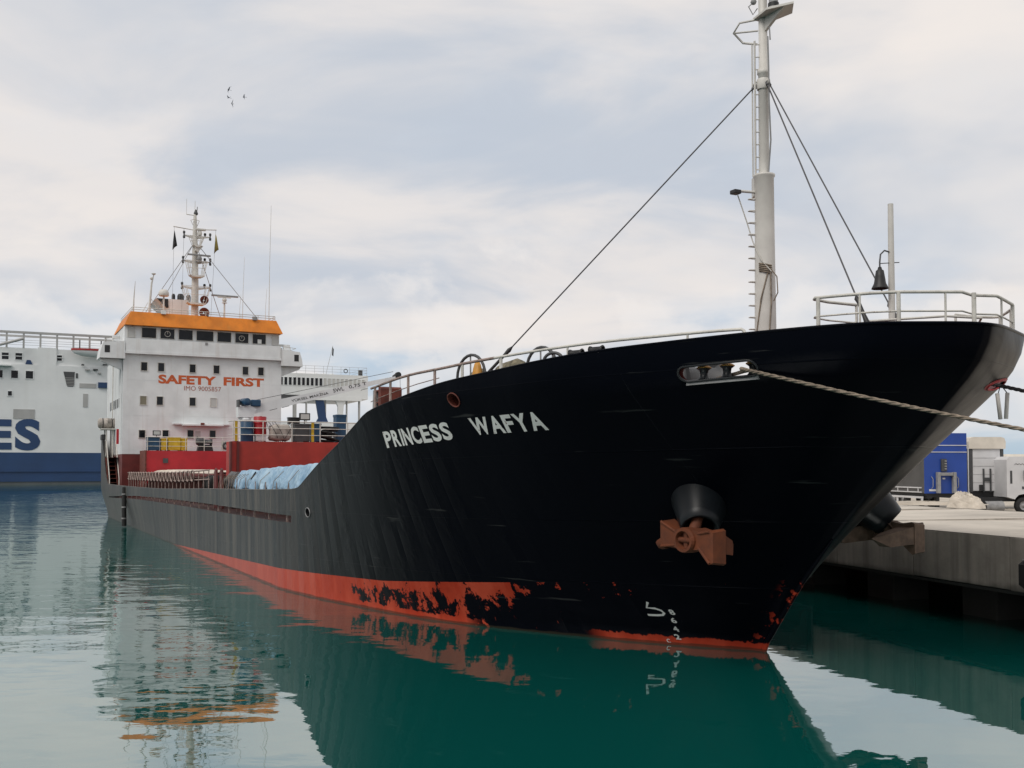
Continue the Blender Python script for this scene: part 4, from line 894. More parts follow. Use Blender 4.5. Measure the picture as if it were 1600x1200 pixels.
# stays
def stay(p0, p1, name='stay', tb=0.62, r=0.014):
    p0, p1 = Vector(p0), Vector(p1); d = p1 - p0
    c_ = MB(); c_.tube([p0, p1], r, 6); c_.tube([p0, p0 + d * 0.012], r * 1.9, 6); o = c_.build(name, 'steel_wire', SH)
    c_ = MB(); q0 = p1 - d.normalized() * tb; c_.tube([q0, q0 + (p1 - q0) * 0.08, q0 + (p1 - q0) * 0.22, q0 + (p1 - q0) * 0.6, q0 + (p1 - q0) * 0.9, p1], [0.015, 0.045, 0.030, 0.032, 0.045, 0.02], 8); c_.build('turnbuckle', 'black', o)
    return o
stay((MS + 0.10, 0.10, 10.72), (3.50, 4.38, 5.02), tb=1.15); stay((MS - 0.12, 0.03, 10.72), (-3.02, 0.40, 5.72)); stay((MS - 0.12, -0.03, 10.72), (-3.02, -0.42, 5.66))
c_ = MB(); c_.lathe([(0.118, 10.62), (0.13, 10.66), (0.13, 10.78), (0.118, 10.82)], (MS, 0, 0), n=16); 
for dx, dy in ((0.16, 0.1), (-0.16, 0.03)): c_.tube([(MS + dx * 0.5, dy * 0.5, 10.74), (MS + dx, dy, 10.76), (MS + dx * 1.1, dy, 10.69), (MS + dx * 0.6, dy * 0.6, 10.68)], 0.018, 6)
c_.build('stay_band', 'mast_white', FMO)

# bow rail
def rimpt(a, dz, inset, side): z = rim_z(a); p = hull_p(a, z, side, -inset); return Vector((p.x, p.y, z + dz))
aa = [0.072, 0.056, 0.04, 0.028, 0.018, 0.012, 0.008]
def bowpath(dz, inset):
    st_ = [rimpt(a, dz, inset, 1) for a in aa]; pt_ = [rimpt(a, dz, inset, -1) for a in reversed(aa)]
    nose = Vector((hull_s(0, 5.5) + inset * 1.0, 0, 5.54 + dz)); return st_ + [nose] + pt_
c_ = MB(); p = bowpath(0.47, 0.27); e0 = [p[0] + Vector((0.10, -0.95, -0.02)), p[0] + Vector((0.14, -0.40, -0.01)), p[0] + Vector((0.10, -0.08, 0.0))]
e1 = [Vector((q_.x, -q_.y, q_.z)) for q_ in e0]
c_.tube(e0 + p + e1[::-1], 0.024, 8); BR = c_.build('bow_rail', 'rail_white', SH)
c_ = MB(); p2 = bowpath(0.19, 0.27); c_.tube([q_ + Vector((0, 0, -0.28)) for q_ in e0] + p2 + [q_ + Vector((0, 0, -0.28)) for q_ in e1[::-1]], 0.014, 6); c_.build('middle_rail', 'rail_white', BR)
for sd_ in (1, -1):
    for k, a in enumerate((0.070, 0.046, 0.028, 0.013)):
        q_ = rimpt(a, 0.46, 0.27, sd_); c_ = MB(); c_.tube([q_ + Vector((0, 0, -0.47)), q_], 0.030 if k % 2 == 0 else 0.016, 8); c_.build('rail_post', 'rail_white', BR)
    q_ = e0[0] if sd_ > 0 else e1[0]; c_ = MB(); c_.tube([q_, q_ + Vector((0, 0, -0.25)), q_ + Vector((0.15, 0.2 * sd_, -0.75))], 0.022, 6); c_.build('rail_post', 'rail_white', BR)
c_ = MB(); q_ = rimpt(0.0045, 0.46, 0.27, 1); c_.tube([q_ + Vector((0, 0, -0.47)), q_], 0.032, 8); c_.build('rail_post', 'rail_white', BR)
# second, inner hand rail on the anchor platform
c_ = MB(); c_.tube([(-2.75, 0.75, 5.2), (-2.85, 0.55, 5.75), (-2.95, 0.30, 5.82), (-3.9, -0.35, 5.82), (-4.1, -0.9, 5.80), (-3.6, -1.45, 5.78)], 0.020, 6); c_.build('inner_rail', 'rail_white', BR)
c_ = MB(); c_.lathe([(0.20, 0), (0.20, 0.03), (0.16, 0.06), (0.0, 0.07)], (-4.05, 0.05, 5.50), n=18); c_.tube([(-4.05, 0.05, 5.3), (-4.05, 0.05, 5.5)], 0.12, 10); c_.build('vent_cap', 'black', SH)
# bell post
c_ = MB(); c_.tube([(-3.0, -0.15, 4.28), (-3.0, -0.15, 6.4), (-3.0, -0.15, 7.78)], [0.055, 0.052, 0.044], 14); BP = c_.build('bell_post', 'mast_white', SH)
c_ = MB(); c_.tube([(-3.0, -0.10, 6.98), (-2.98, -0.02, 7.0), (-2.97, 0.06, 6.93), (-2.97, 0.08, 6.80), (-2.97, 0.08, 6.72)], 0.014, 6); c_.tube([(-2.97, 0.06, 6.78), (-3.03, -0.30, 6.82)], 0.008, 5); c_.build('bell_bracket', 'dark_grey', BP)
c_ = MB(); c_.lathe([(0.0, 0.36), (0.026, 0.36), (0.038, 0.315), (0.062, 0.30), (0.078, 0.2), (0.095, 0.09), (0.13, 0.02), (0.135, 0.0), (0.12, 0.0), (0.075, 0.13), (0.0, 0.27)], (-2.97, 0.08, 6.36), n=20); c_.build('bell', 'black', BP)

# starboard and port forecastle rails
railz = pchip([(-3.3, 5.50), (-2.6, 5.565), (-1, 5.545), (0.9, 5.50), (2.4, 5.455), (3.5, 5.40), (4.6, 5.36), (6.5, 5.20)])
for sd_ in (1, -1):
    ss = [-2.72 + 9.3 * i / 30 for i in range(31)]
    pts = [Vector((s, sd_ * (hull_t(s, sheer_f(s)) - 0.10), railz(s))) for s in ss]
    c_ = MB(); c_.tube([pts[0] + Vector((-0.10, -0.02 * sd_, -0.14)), pts[0] + Vector((-0.06, 0, -0.03))] + pts[:16], 0.026, 8); FR = c_.build('forecastle_rail', 'rail_white', SH)
    c_ = MB(); c_.tube(pts[15:], 0.028, 8); c_.build('rusty_rail', 'rail_rusty', FR)
    for s in (-1.95, 0.1, 1.75, 2.85, 3.75, 4.75, 5.55, 6.35):
        t = sd_ * (hull_t(s, sheer_f(s)) - 0.10); c_ = MB()
        if s < 1: c_.tube([(s, t, sheer_f(s) - 0.02), (s, t, railz(s))], 0.018, 6)
        else: c_.box((s - 0.045, t - 0.012, sheer_f(s) - 0.03), (s + 0.045, t + 0.012, railz(s)))
        c_.build('rail_post', 'rail_white' if s in (-1.95, 0.1, 1.75, 2.85) else 'rail_rusty', FR)
    c_ = MB(); c_.tube([Vector((s, sd_ * (hull_t(s, sheer_f(s)) - 0.10), sheer_f(s) + (railz(s) - sheer_f(s)) * 0.45)) for s in (3.6, 4.4, 5.2, 6.0, 6.6)], 0.010, 5); c_.build('lower_rail', 'rail_rusty', FR)
# gear standing behind the bulwark
def sthing(name, base, label, cat, group=None):
    e = empty(name, sw(base), SHIP_RZ); tag(e, label, cat, group); return e
b0 = (6.9, 5.0, 4.28)
LK = sthing('deck_locker', b0, 'dark red open steel locker at the after end of forecastle rail', 'locker')
c_ = MB(); c_.prism([(6.62, 4.28), (6.62, 5.22), (6.68, 5.26), (6.78, 5.26), (6.78, 4.28)], 4.7, 5.2, axis=1); c_.build('side_panel', 'rust_red', LK, b0)
c_ = MB(); c_.prism([(7.10, 4.28), (7.06, 5.20), (7.14, 5.20), (7.20, 4.28)], 4.7, 5.2, axis=1); c_.build('side_panel', 'grey', LK, b0)
for z in (4.55, 4.9, 5.17):
    c_ = MB(); c_.box((6.785, 4.72, z), (7.06, 5.18, z + 0.03)); c_.build('shelf', 'rust_red', LK, b0)
c_ = MB(); c_.box((6.785, 4.68, 4.28), (7.06, 4.70, 5.16)); c_.build('back_panel', 'black', LK, b0)
c_ = MB(); 
for d in (0.0, 0.16): c_.tube([(6.45 - d, 4.6, 4.28), (6.42 - d, 4.6, 4.95), (6.36 - d, 4.6, 5.06), (6.28 - d, 4.6, 5.06)], 0.016, 6)
c_.tube([(6.42, 4.6, 5.0), (6.26, 4.6, 5.0)], 0.014, 6); o = c_.build('ladder_hoops', 'rail_rusty', SH)
def floodlight(base, ang, label, grp='floodlights on stands along the deck', h=0.4, mat='rail_white'):
    e = sthing('floodlight', base, label, 'floodlight', grp); x, y, z = base
    c_ = MB(); c_.tube([(x, y, z), (x, y, z + h)], 0.025, 6); c_.build('stand', 'dark_grey', e, base)
    c_ = MB(); c_.bbox((x - 0.08, y - 0.24, z + h), (x + 0.05, y + 0.24, z + h + 0.32), 0.02); hd = c_.build('lamp_head', 'black', e, base)
    c_ = MB(); c_.box((x - 0.088, y - 0.19, z + h + 0.05), (x - 0.081, y + 0.19, z + h + 0.27)); c_.build('lens', 'glass_pale', hd, base)
floodlight((6.3, 3.9, 4.28), 0, 'small floodlight showing just over the bulwark aft of the forecastle', h=0.36)
# frame and nets on the winch platform
b0 = (3.6, 3.6, 4.28)
NP = sthing('net_pile', b0, 'mottled heap of netting with a yellow bundle on the forecastle', 'net')
def lump(name, mat, parent, c, r, sc, seed, base, amp=0.16, sq=0.0):
    rnd = random.Random(seed); c_ = MB(); c_.sphere(c, r, 28, 0, sc)
    if sq:
        for i, p in enumerate(c_.v):
            d = [(p[k] - c[k]) / (r * sc[k]) for k in range(3)]; q_ = (sum(abs(x) ** (sq * 2) for x in d)) ** (1 / (sq * 2)); c_.v[i] = tuple(c[k] + d[k] / max(q_, 1e-3) * r * sc[k] * 0.86 for k in range(3))
    ph = [rnd.uniform(0, 6) for _ in range(6)]
    c_.v = [tuple(Vector(c) + (Vector(p) - Vector(c)) * (1 + amp * math.sin(p[0] * 9 + ph[0]) * math.sin(p[2] * 11 + ph[1]) + amp * 0.6 * math.sin(p[1] * 17 + p[2] * 9 + ph[2]) + rnd.uniform(-0.04, 0.04))) for p in c_.v]
    return c_.build(name, mat, parent, base)
lump('net_heap', 'net', NP, (2.35, 4.10, 5.12), 0.50, (1.5, 0.7, 0.72), 3, b0, 0.10)
lump('net_heap', 'net', NP, (3.35, 4.30, 4.98), 0.42, (0.8, 0.7, 1.0), 8, b0, 0.10)
lump('yellow_bundle', 'amber', NP, (3.12, 4.46, 5.06), 0.34, (0.45, 0.4, 1.15), 4, b0)
for (s, t, r_, z, lab) in ((3.45, 4.45, 0.40, 5.25, 'tall bent pipe hoop beside the net heap on the forecastle'), (1.55, 3.9, 0.34, 5.30, 'bent pipe hoop at the forward end of the net heap'), (1.10, 3.9, 0.15, 5.36, 'smallest pipe hoop forward of the net heap')):
    bb = (s, t, 4.28); H_ = sthing('pipe_hoop', bb, lab, 'pipe hoop', 'pipe hoops on the forecastle')
    c_ = MB(); arc = [(s + r_ * math.cos(math.pi * i / 12), t + 0.12 * math.cos(math.pi * i / 12), z + r_ * 1.1 * math.sin(math.pi * i / 12)) for i in range(13)]
    c_.tube([(arc[0][0] + 0.1, arc[0][1], 4.28)] + arc + [(arc[-1][0] - 0.1, arc[-1][1], 4.28)], 0.030, 8); c_.build('hoop', 'dark_grey', H_, bb)
    c_ = MB(); c_.tube([(s, t, 4.28), (s + 0.03, t, z + r_ * 1.1)], 0.016, 6); c_.build('brace', 'grey', H_, bb)
for s, lab in ((-0.02, 'low black roller on the bulwark top amidships of the forecastle rail'), (-0.42, 'second low black roller on the bulwark top, nearer the bow')):
    zr_ = sheer_f(s); bb = (s, hull_t(s, zr_) - 0.16, zr_ - 0.02); e = sthing('rim_roller', bb, lab, 'roller', 'rollers on the bulwark top')
    c_ = MB(); c_.lathe([(0.05, -0.14), (0.075, -0.13), (0.055, -0.08), (0.055, 0.08), (0.075, 0.13), (0.05, 0.14)], (s, bb[1], zr_ + 0.05), (1, 0.4, 0), 12); c_.build('barrel', 'black', e, bb)
    c_ = MB(); c_.box((s - 0.18, bb[1] - 0.08, zr_ - 0.02), (s + 0.18, bb[1] + 0.08, zr_ + 0.005)); c_.build('base_plate', 'black', e, bb)
bb = (0.2, 1.35, 4.3); e = sthing('windlass', bb, 'dark windlass on the forecastle, glimpsed through the fairlead', 'windlass')
c_ = MB(); c_.lathe([(0, -0.5), (0.40, -0.5), (0.44, -0.42), (0.30, -0.36), (0.30, 0.36), (0.44, 0.42), (0.40, 0.5), (0, 0.5)], (0.2, 1.35, 5.0), (0.2, 1, 0), 18); c_.build('drum', 'dark_grey', e, bb)
for q in (-0.4, 0.4):
    c_ = MB(); c_.prism([(-0.2, 4.3), (0.6, 4.3), (0.42, 5.40), (0.0, 5.40)], 1.35 + q - 0.04, 1.35 + q + 0.04, axis=1); c_.build('frame', 'black', e, bb)

# ------------------------------------------------------------------ mooring ropes
def laid_rope(pts, r, name, mat, label, turns=9.0, n=420, strands=3):
    P = [Vector(p) for p in pts]
    def at(u):
        k = u * (len(P) - 1); i = min(int(k), len(P) - 2); f = k - i; a = P[max(i - 1, 0)]; b_ = P[i]; c = P[i + 1]; d = P[min(i + 2, len(P) - 1)]
        return 0.5 * ((2 * b_) + (c - a) * f + (2 * a - 5 * b_ + 4 * c - d) * f * f + (3 * b_ - a - 3 * c + d) * f ** 3)
    Ltot = sum((P[i + 1] - P[i]).length for i in range(len(P) - 1)); e = empty(name, P[-1]); tag(e, label, 'rope', 'mooring ropes from the bow')
    for q_ in range(strands):
        pp = []
        for i in range(n):
            u = i / (n - 1); p = at(u); d = (at(min(u + 0.002, 1)) - at(max(u - 0.002, 0))).normalized(); x = d.cross(Vector((0, 0, 1))).normalized(); y = x.cross(d)
            a = 2 * math.pi * (u * Ltot * turns / 2.2 + q_ / strands); pp.append(p + (x * math.cos(a) + y * math.sin(a)) * r * 0.52)
        c_ = MB(); c_.tube(pp, r * 0.56, 6); c_.build('strand', mat, e, P[-1])
A0 = sw((-2.42, 2.66, 4.90)); A1 = sw((-2.72, 2.66, 4.93)); A2 = sw(tuple(hull_p(hull_a(-2.86, 4.905), 4.905, 1, 0.05)))
END = Vector((13.35, 11.2, 2.75))
mid = [A2.lerp(END, k) + Vector((0, 0, -0.55 * k * (1 - k) * 1.5)) for k in (0.2, 0.4, 0.6, 0.8)]
laid_rope([A0 + (A0 - A1) * 1.4, A0, A1, A2] + mid + [END, END + Vector((0.10, -0.1, -0.1))], 0.030, 'mooring_rope', 'rope', 'thick beige mooring rope running from the starboard fairlead to the right')
# bollard that takes it, on the quay beyond the frame
bd = END + Vector((0.28, -0.1, -0.75)); BO = empty('bollard', (bd.x, bd.y, 2.0)); tag(BO, 'black quay bollard taking the mooring ropes beyond the right edge', 'bollard')
c_ = MB(); c_.lathe([(0.30, 0), (0.26, 0.06), (0.18, 0.12), (0.17, 0.6), (0.26, 0.72), (0.30, 0.86), (0.22, 0.96), (0.0, 1.0)], (0, 0, 0), n=20); c_.build('body', 'black', BO)
c_ = MB(); c_.box((-0.4, -0.4, 0), (0.4, 0.4, 0.03)); c_.build('base_plate', 'dark_grey', BO)
pf = hull_p(hull_a(-4.02, 4.76), 4.76, -1, 0.02)
P0 = sw(tuple(pf)); P1 = P0.lerp(Vector((bd.x, bd.y, 2.7)), 1.0)
laid_rope([P0 + Vector((-0.30, 0.10, 0.02)), P0] + [P0.lerp(P1, k) + Vector((0, 0, -0.35 * k * (1 - k))) for k in (0.25, 0.5, 0.75)] + [P1], 0.032, 'mooring_rope', 'rope_dark', 'dark mooring rope leaving the red-edged hole on the port bow', n=240)
c_ = MB(); ou = [(-4.02 + (s + 4.02) * 1.28 - 0.02, 4.76 + (z - 4.76) * 1.3 + 0.01) for s, z in PFAIR]; n = len(PFAIR)
c_.add([hull_p(hull_a(s, z), z, -1, 0.014) for s, z in PFAIR + ou], [(i, (i + 1) % n, n + (i + 1) % n, n + i) for i in range(n)]); c_.build('chafe_plate', 'bright_red', SH)
for k, d in enumerate((0.0, 0.10)):
    bb = (pf.x + 0.02 - d, pf.y - 0.07, 4.22); e = sthing('chafe_pipe', bb, ('inner' if k == 0 else 'outer') + ' of two short pale pipes hung below the red-edged hole', 'pipe', 'pale pipes hung on the dark rope')
    c_ = MB(); c_.lathe([(0.032, 0), (0.032, 0.42), (0.022, 0.42), (0.022, 0)], bb, (0.12 - 0.2 * k, 0.0, 1), 12); c_.build('tube', 'mast_white', e, bb)
    c_ = MB(); c_.tube([(bb[0] + 0.04 - 0.08 * k, bb[1], 4.62), (pf.x, pf.y - 0.06, 4.77)], 0.008, 5); c_.build('lanyard', 'rope_dark', e, bb)
# ------------------------------------------------------------------ hold: coamings, blocks across the deck
for sd_ in (1, -1):
    c_ = MB(); c_.box((13.0, sd_ * 3.75, 1.4), (55.9, sd_ * 3.9, 2.92)); c_.box((13.0, sd_ * 3.7, 2.92), (55.9, sd_ * 4.1, 2.98)); CO = c_.build('hatch_coaming', 'deck_dark', SH)
    for k in range(28):
        s = 14.0 + 1.5 * k
        c_ = MB(); c_.prism([(sd_ * 3.905, 2.915), (sd_ * 4.08, 2.915), (sd_ * 4.45, 1.70), (sd_ * 3.905, 1.70)], s - 0.02, s + 0.02, axis=0); c_.build('coaming_stay', 'deck_dark', CO)
for k in range(13):
    c_ = MB(); s0 = 13.2 + k * 3.25
    if 27 < s0 < 31: continue
    c_.bbox((s0, -3.85, 2.985), (s0 + 3.2, 3.85, 3.14), 0.04); c_.build('hatch_cover', 'deck_red', SH)
c_ = MB(); c_.box((28.7, -3.85, 1.4), (29.85, 3.85, 4.55)); MBK = c_.build('mid_house', 'brick_red', SH)
c_ = MB(); c_.box((28.62, 3.55, 1.8), (28.697, 3.66, 4.54)); c_.box((28.62, 3.858, 1.8), (28.9, 3.93, 4.54)); c_.build('corner_post', 'deck_red', MBK)
c_ = MB(); c_.box((52.7, -4.15, 1.4), (55.5, 4.15, 4.5)); ABK = c_.build('after_house', 'bright_red', SH)
c_ = MB(); c_.box((52.62, 2.85, 3.72), (52.697, 3.15, 4.02)); c_.build('vent', 'dark_grey', ABK)
c_ = MB(); c_.box((52.66, 4.153, 1.6), (55.3, 4.23, 4.52)); c_.build('edge_post', 'rust_red', ABK)
def deck_rail(parent, s, t0, t1, z, h, posts, name='top_rail', n=3, ret=1.0):
    c_ = MB()
    for k in range(n):
        zz_ = z + h * (k + 1) / n; c_.tube([(s + ret, t0, zz_), (s, t0, zz_), (s, t1, zz_)], 0.022 if k == n - 1 else 0.015, 6)
    o = c_.build(name, 'rail_white', parent)
    for i in range(posts):
        t = t0 + (t1 - t0) * i / (posts - 1); c_ = MB(); c_.tube([(s, t, z), (s, t, z + h)], 0.024, 6); c_.build('rail_post', 'rail_white', parent)
deck_rail(MBK, 28.78, 3.78, -3.78, 4.55, 0.88, 7); deck_rail(ABK, 52.8, 4.08, -4.08, 4.5, 0.88, 8)
# --- on the mid house
G1 = 'gear standing on the red mid-deck house'; G2 = 'gear standing before the white deckhouse'
def drum(base, r, h, mat, label, grp, name='oil_drum'):
    e = sthing(name, base, label, 'drum', grp); c_ = MB(); H = [0, 0.02, 0.33, 0.345, 0.36, 0.65, 0.665, 0.68, 0.98, 1.0]; Rr = [1, 1.02, 1, 1.035, 1, 1, 1.035, 1, 1.02, 0.97]
    c_.lathe([(r * a, h * q) for a, q in zip(Rr, H)] + [(0, h * 0.985)], base, n=22); c_.build('barrel', mat, e, base)
    c_ = MB(); c_.lathe([(0.05, 0), (0.05, 0.03), (0, 0.03)], (base[0] - r * 0.5, base[1], base[2] + h * 0.985), n=8); c_.build('bung', 'dark_grey', e, base)
drum((29.35, 3.08, 4.55), 0.27, 0.88, 'blue_drum', 'blue steel drum left of the red one on the mid-deck house', G1)
def crate(base, size, mat, label, cat, grp, name, legs=False):
    e = sthing(name, base, label, cat, grp); x, y, z = base; a, b, h = size
    c_ = MB(); c_.bbox((x - a / 2, y - b / 2, z + 0.03), (x + a / 2, y + b / 2, z + h), 0.03); c_.build('body', mat, e, base)
    c_ = MB(); c_.bbox((x - a / 2 - 0.015, y - b / 2 - 0.015, z + h * 0.93), (x + a / 2 + 0.015, y + b / 2 + 0.015, z + h + 0.02), 0.012); c_.build('lid', mat, e, base)
    for q in (-0.42, 0.42):
        c_ = MB(); c_.box((x - a / 2, y + b * q - 0.04, z), (x + a / 2, y + b * q + 0.04, z + 0.03)); c_.build('runner', 'dark_grey', e, base)
crate((29.35, 2.52, 4.55), (0.5, 0.42, 0.28), 'truck_white', 'white box under the red drum on the mid-deck house', 'box', G1, 'storage_box')
drum((29.35, 2.52, 4.85), 0.27, 0.80, 'red_drum', 'bright red steel drum standing on a white box beside the crane', G1)
bb = (29.3, 1.66, 4.55); e = sthing('covered_bundle', bb, 'pale tan canvas bundle lashed with ropes on the mid-deck house', 'bundle', G1)
lump('canvas', 'tan_cover', e, (29.3, 1.66, 4.96), 0.5, (0.75, 1.05, 0.84), 11, bb, 0.05, 2.6)
for q in (-0.3, 0.05, 0.32):
    c_ = MB(); c_.tube([(29.3 + 0.40 * math.cos(a * math.pi / 8), 1.66 + q + 0.25 * math.sin(a * math.pi / 8) * (1 if q > 0 else -1), 5.0 + 0.47 * math.sin(a * math.pi / 8)) for a in range(16)], 0.012, 5, closed=True); c_.build('lashing', 'rope_dark', e, bb)
crate((29.4, 0.72, 4.55), (0.7, 0.66, 0.80), 'dark_grey', 'black box between the tan bundle and yellow post', 'box', G1, 'equipment_box')
crate((29.4, 0.04, 4.55), (0.6, 0.36, 0.82), 'blue_drum', 'narrow dark blue box right of the yellow post on the mid-deck house', 'box', G1, 'equipment_box')
for t, lab in ((3.64, 'yellow post at the crane end of the mid-deck house rail'), (0.31, 'yellow post at the middle of the mid-deck house rail')):
    bb = (28.9, t, 4.55); e = sthing('yellow_post', bb, lab, 'post', 'yellow posts on the mid-deck house'); c_ = MB(); c_.bbox((28.84, t - 0.055, 4.55), (28.92, t + 0.055, 5.42), 0.01); c_.build('post', 'yellow', e, bb)
    c_ = MB(); c_.box((28.82, t - 0.09, 4.55), (28.96, t + 0.09, 4.57)); c_.build('foot', 'dark_grey', e, bb)
bb = (29.5, -0.65, 4.55); e = sthing('hose_heap', bb, 'black heap of hoses and rope on the mid-deck house', 'hose', G1)
for k in range(9):
    rr = random.uniform(0.26, 0.42); c_ = MB(); cx, cy, cz = 29.5 + random.uniform(-.1, .1), -0.62 + random.uniform(-.18, .18), 4.62 + 0.075 * k
    tl = random.uniform(-0.25, 0.25); c_.tube([(cx + rr * math.cos(a * math.pi / 9), cy + rr * math.sin(a * math.pi / 9), cz + tl * math.sin(a * math.pi / 9) * rr) for a in range(18)], 0.045, 6, closed=True); c_.build('hose_coil', 'rubber', e, bb)
crate((29.6, -1.15, 4.55), (0.5, 0.46, 1.26), 'blue_drum', 'tall blue bin at the bow end of the mid-deck house', 'bin', G1, 'blue_bin')
floodlight((29.1, 0.62, 5.38), 0, 'floodlight with pale lens on the black box of the mid-deck house', h=0.14)
crate((29.5, 1.0, 5.36), (0.3, 0.5, 0.28), 'black', 'small black case perched by the floodlight', 'box', G1, 'black_case')
# --- crane
CR = (30.4, 2.95, 4.55)
c_ = MB(); c_.lathe([(0.26, -1.45), (0.24, 0), (0.22, 0.05), (0.20, 0.9), (0.27, 0.95), (0.27, 1.08), (0.0, 1.1)], CR, n=18); CRO = c_.build('deck_crane', 'house_white', SH)
c_ = MB(); c_.prism([(3.28, 5.64), (3.30, 6.12), (2.72, 6.18), (2.5, 6.02), (2.62, 5.66)], 30.15, 30.62, axis=0); c_.build('crane_head', 'house_white', CRO)
b0, b1 = Vector((30.4, 2.75, 5.98)), Vector((30.4, -4.10, 7.68)); d = (b1 - b0).normalized(); up = Vector((1, 0, 0)).cross(d); up = up if up.z > 0 else -up
def boomv(u, h): return [b0.lerp(b1, u) + up * q * h + Vector((x, 0, 0)) for q, x in ((-0.5, -0.13), (0.5, -0.13), (0.5, 0.13), (-0.5, 0.13))]
c_ = MB(); c_.add(boomv(0, 0.40) + boomv(0.45, 0.34) + boomv(1.0, 0.17), [(0, 1, 2, 3), (8, 9, 10, 11)] + [(4 * i + j, 4 * i + (j + 1) % 4, 4 * i + 4 + (j + 1) % 4, 4 * i + 4 + j) for i in range(2) for j in range(4)]); c_.build('boom', 'house_white', CRO)
c_ = MB(); c_.tube([b1 - d * 0.05 + up * 0.05, b1 + d * 0.16 + up * 0.14], 0.10, 10); c_.lathe([(0.14, -0.09), (0.14, 0.09)], tuple(b1 + d * 0.2 + up * 0.12), (1, 0, 0), 14); c_.lathe([(0.0, -0.09), (0.14, -0.09)], tuple(b1 + d * 0.2 + up * 0.12), (1, 0, 0), 14); c_.build('boom_head', 'black', CRO)
c_ = MB(); c_.tube([(30.35, 2.55, 6.42), b1 + up * 0.32], 0.012, 5); c_.tube([b1 + d * 0.3 + up * 0.1, b1 + d * 0.3 + Vector((0, 0, -1.1))], 0.010, 5); c_.build('hoist_wire', 'steel_wire', CRO)
c_ = MB(); c_.lathe([(0.0, -0.28), (0.16, -0.28), (0.17, -0.26), (0.17, 0.2), (0.0, 0.2)], (30.2, 3.0, 6.32), (1, 0.25, 0), 16); c_.build('winch_drum', 'blue_drum', CRO)
c_ = MB(); c_.bbox((30.1, 2.30, 6.14), (30.5, 2.74, 6.44), 0.05); c_.build('winch_motor', 'blue_drum', CRO)
c_ = MB(); c_.box((30.05, 3.24, 6.1), (30.5, 3.30, 6.42)); c_.build('winch_plate', 'dark_grey', CRO)
def crane_text(txt, u0, u1, h, dz):
    v, f = text_mesh(txt, 0.01); L_ = (b1 - b0); vs = []
    for x, y in v: vs.append(b0 + L_ * (u0 + (u1 - u0) * x) + up * (dz + h * y) + Vector((-0.136, 0, 0)))
    c_ = MB(); c_.add(vs, f); c_.build('lettering', 'lettering_black', CRO)
crane_text('YÜKSEL MAKİNA', 0.27, 0.52, 0.15, -0.06); crane_text('SWL', 0.555, 0.63, 0.17, -0.04); crane_text('0,75 T', 0.665, 0.79, 0.17, -0.04)
c_ = MB()
for u in (0.12, 0.2, 0.74): c_.add([b0.lerp(b1, u) - up * 0.19 + Vector((-0.137, 0, 0)), b0.lerp(b1, u + 0.05) - up * 0.185 + Vector((-0.137, 0, 0)), b0.lerp(b1, u + 0.05) - up * 0.205 + Vector((-0.137, 0, 0)), b0.lerp(b1, u) - up * 0.215 + Vector((-0.137, 0, 0))], [(0, 1, 2, 3)])
c_.build('boom_slot', 'black', CRO)
# --- on the after house
crate((53.2, 3.70, 4.5), (0.7, 0.72, 0.85), 'blue_drum', 'blue cabinet left of the yellow bins before the deckhouse', 'cabinet', G2, 'deck_cabinet')
floodlight((53.1, 3.5, 5.38), 0, 'floodlight on the blue cabinet before the deckhouse', h=0.10)
for t, wd, h, lab in ((3.05, 0.38, 0.78, 'left of the three yellow bins before the deckhouse'), (2.42, 0.76, 0.84, 'wide middle one of the yellow bins before the deckhouse'), (1.82, 0.36, 0.80, 'right of the three yellow bins before the deckhouse')):
    crate((53.2, t, 4.5), (0.6, wd, h), 'yellow', lab, 'bin', 'yellow bins before the deckhouse', 'yellow_bin')
bb = (53.3, 0.5, 4.5); e = sthing('deck_winch', bb, 'dark grey motor winch standing before the deckhouse door', 'winch', G2)
c_ = MB(); c_.lathe([(0, -0.45), (0.20, -0.45), (0.24, -0.35), (0.24, 0.0), (0.14, 0.05), (0.14, 0.4), (0.2, 0.42), (0.2, 0.55), (0, 0.56)], (53.3, 0.55, 5.12), (0, -1, 0), 16); c_.build('motor', 'dark_grey', e, bb)
c_ = MB(); c_.prism([(0.95, 4.5), (0.85, 4.92), (0.05, 4.92), (-0.05, 4.5)], 53.05, 53.55, axis=0); c_.build('bedplate', 'black', e, bb)
c_ = MB(); c_.tube([(53.3, 0.85, 5.2), (53.3, 0.95, 5.45)], 0.05, 8); c_.build('lever', 'dark_grey', e, bb)
bb = (52.85, -0.82, 4.55); e = sthing('life_ring', bb, 'black and white life ring on the rail right of the winch', 'life ring')
c_ = MB(); c_.tube([(52.77, -0.82 + 0.2 * math.cos(a * math.pi / 10), 4.86 + 0.2 * math.sin(a * math.pi / 10)) for a in range(20)], 0.06, 8, closed=True); c_.build('ring', 'dark_grey', e, bb)
c_ = MB(); c_.box((52.84, -1.12, 4.55), (52.87, -0.52, 5.16)); c_.build('board', 'rail_white', e, bb)
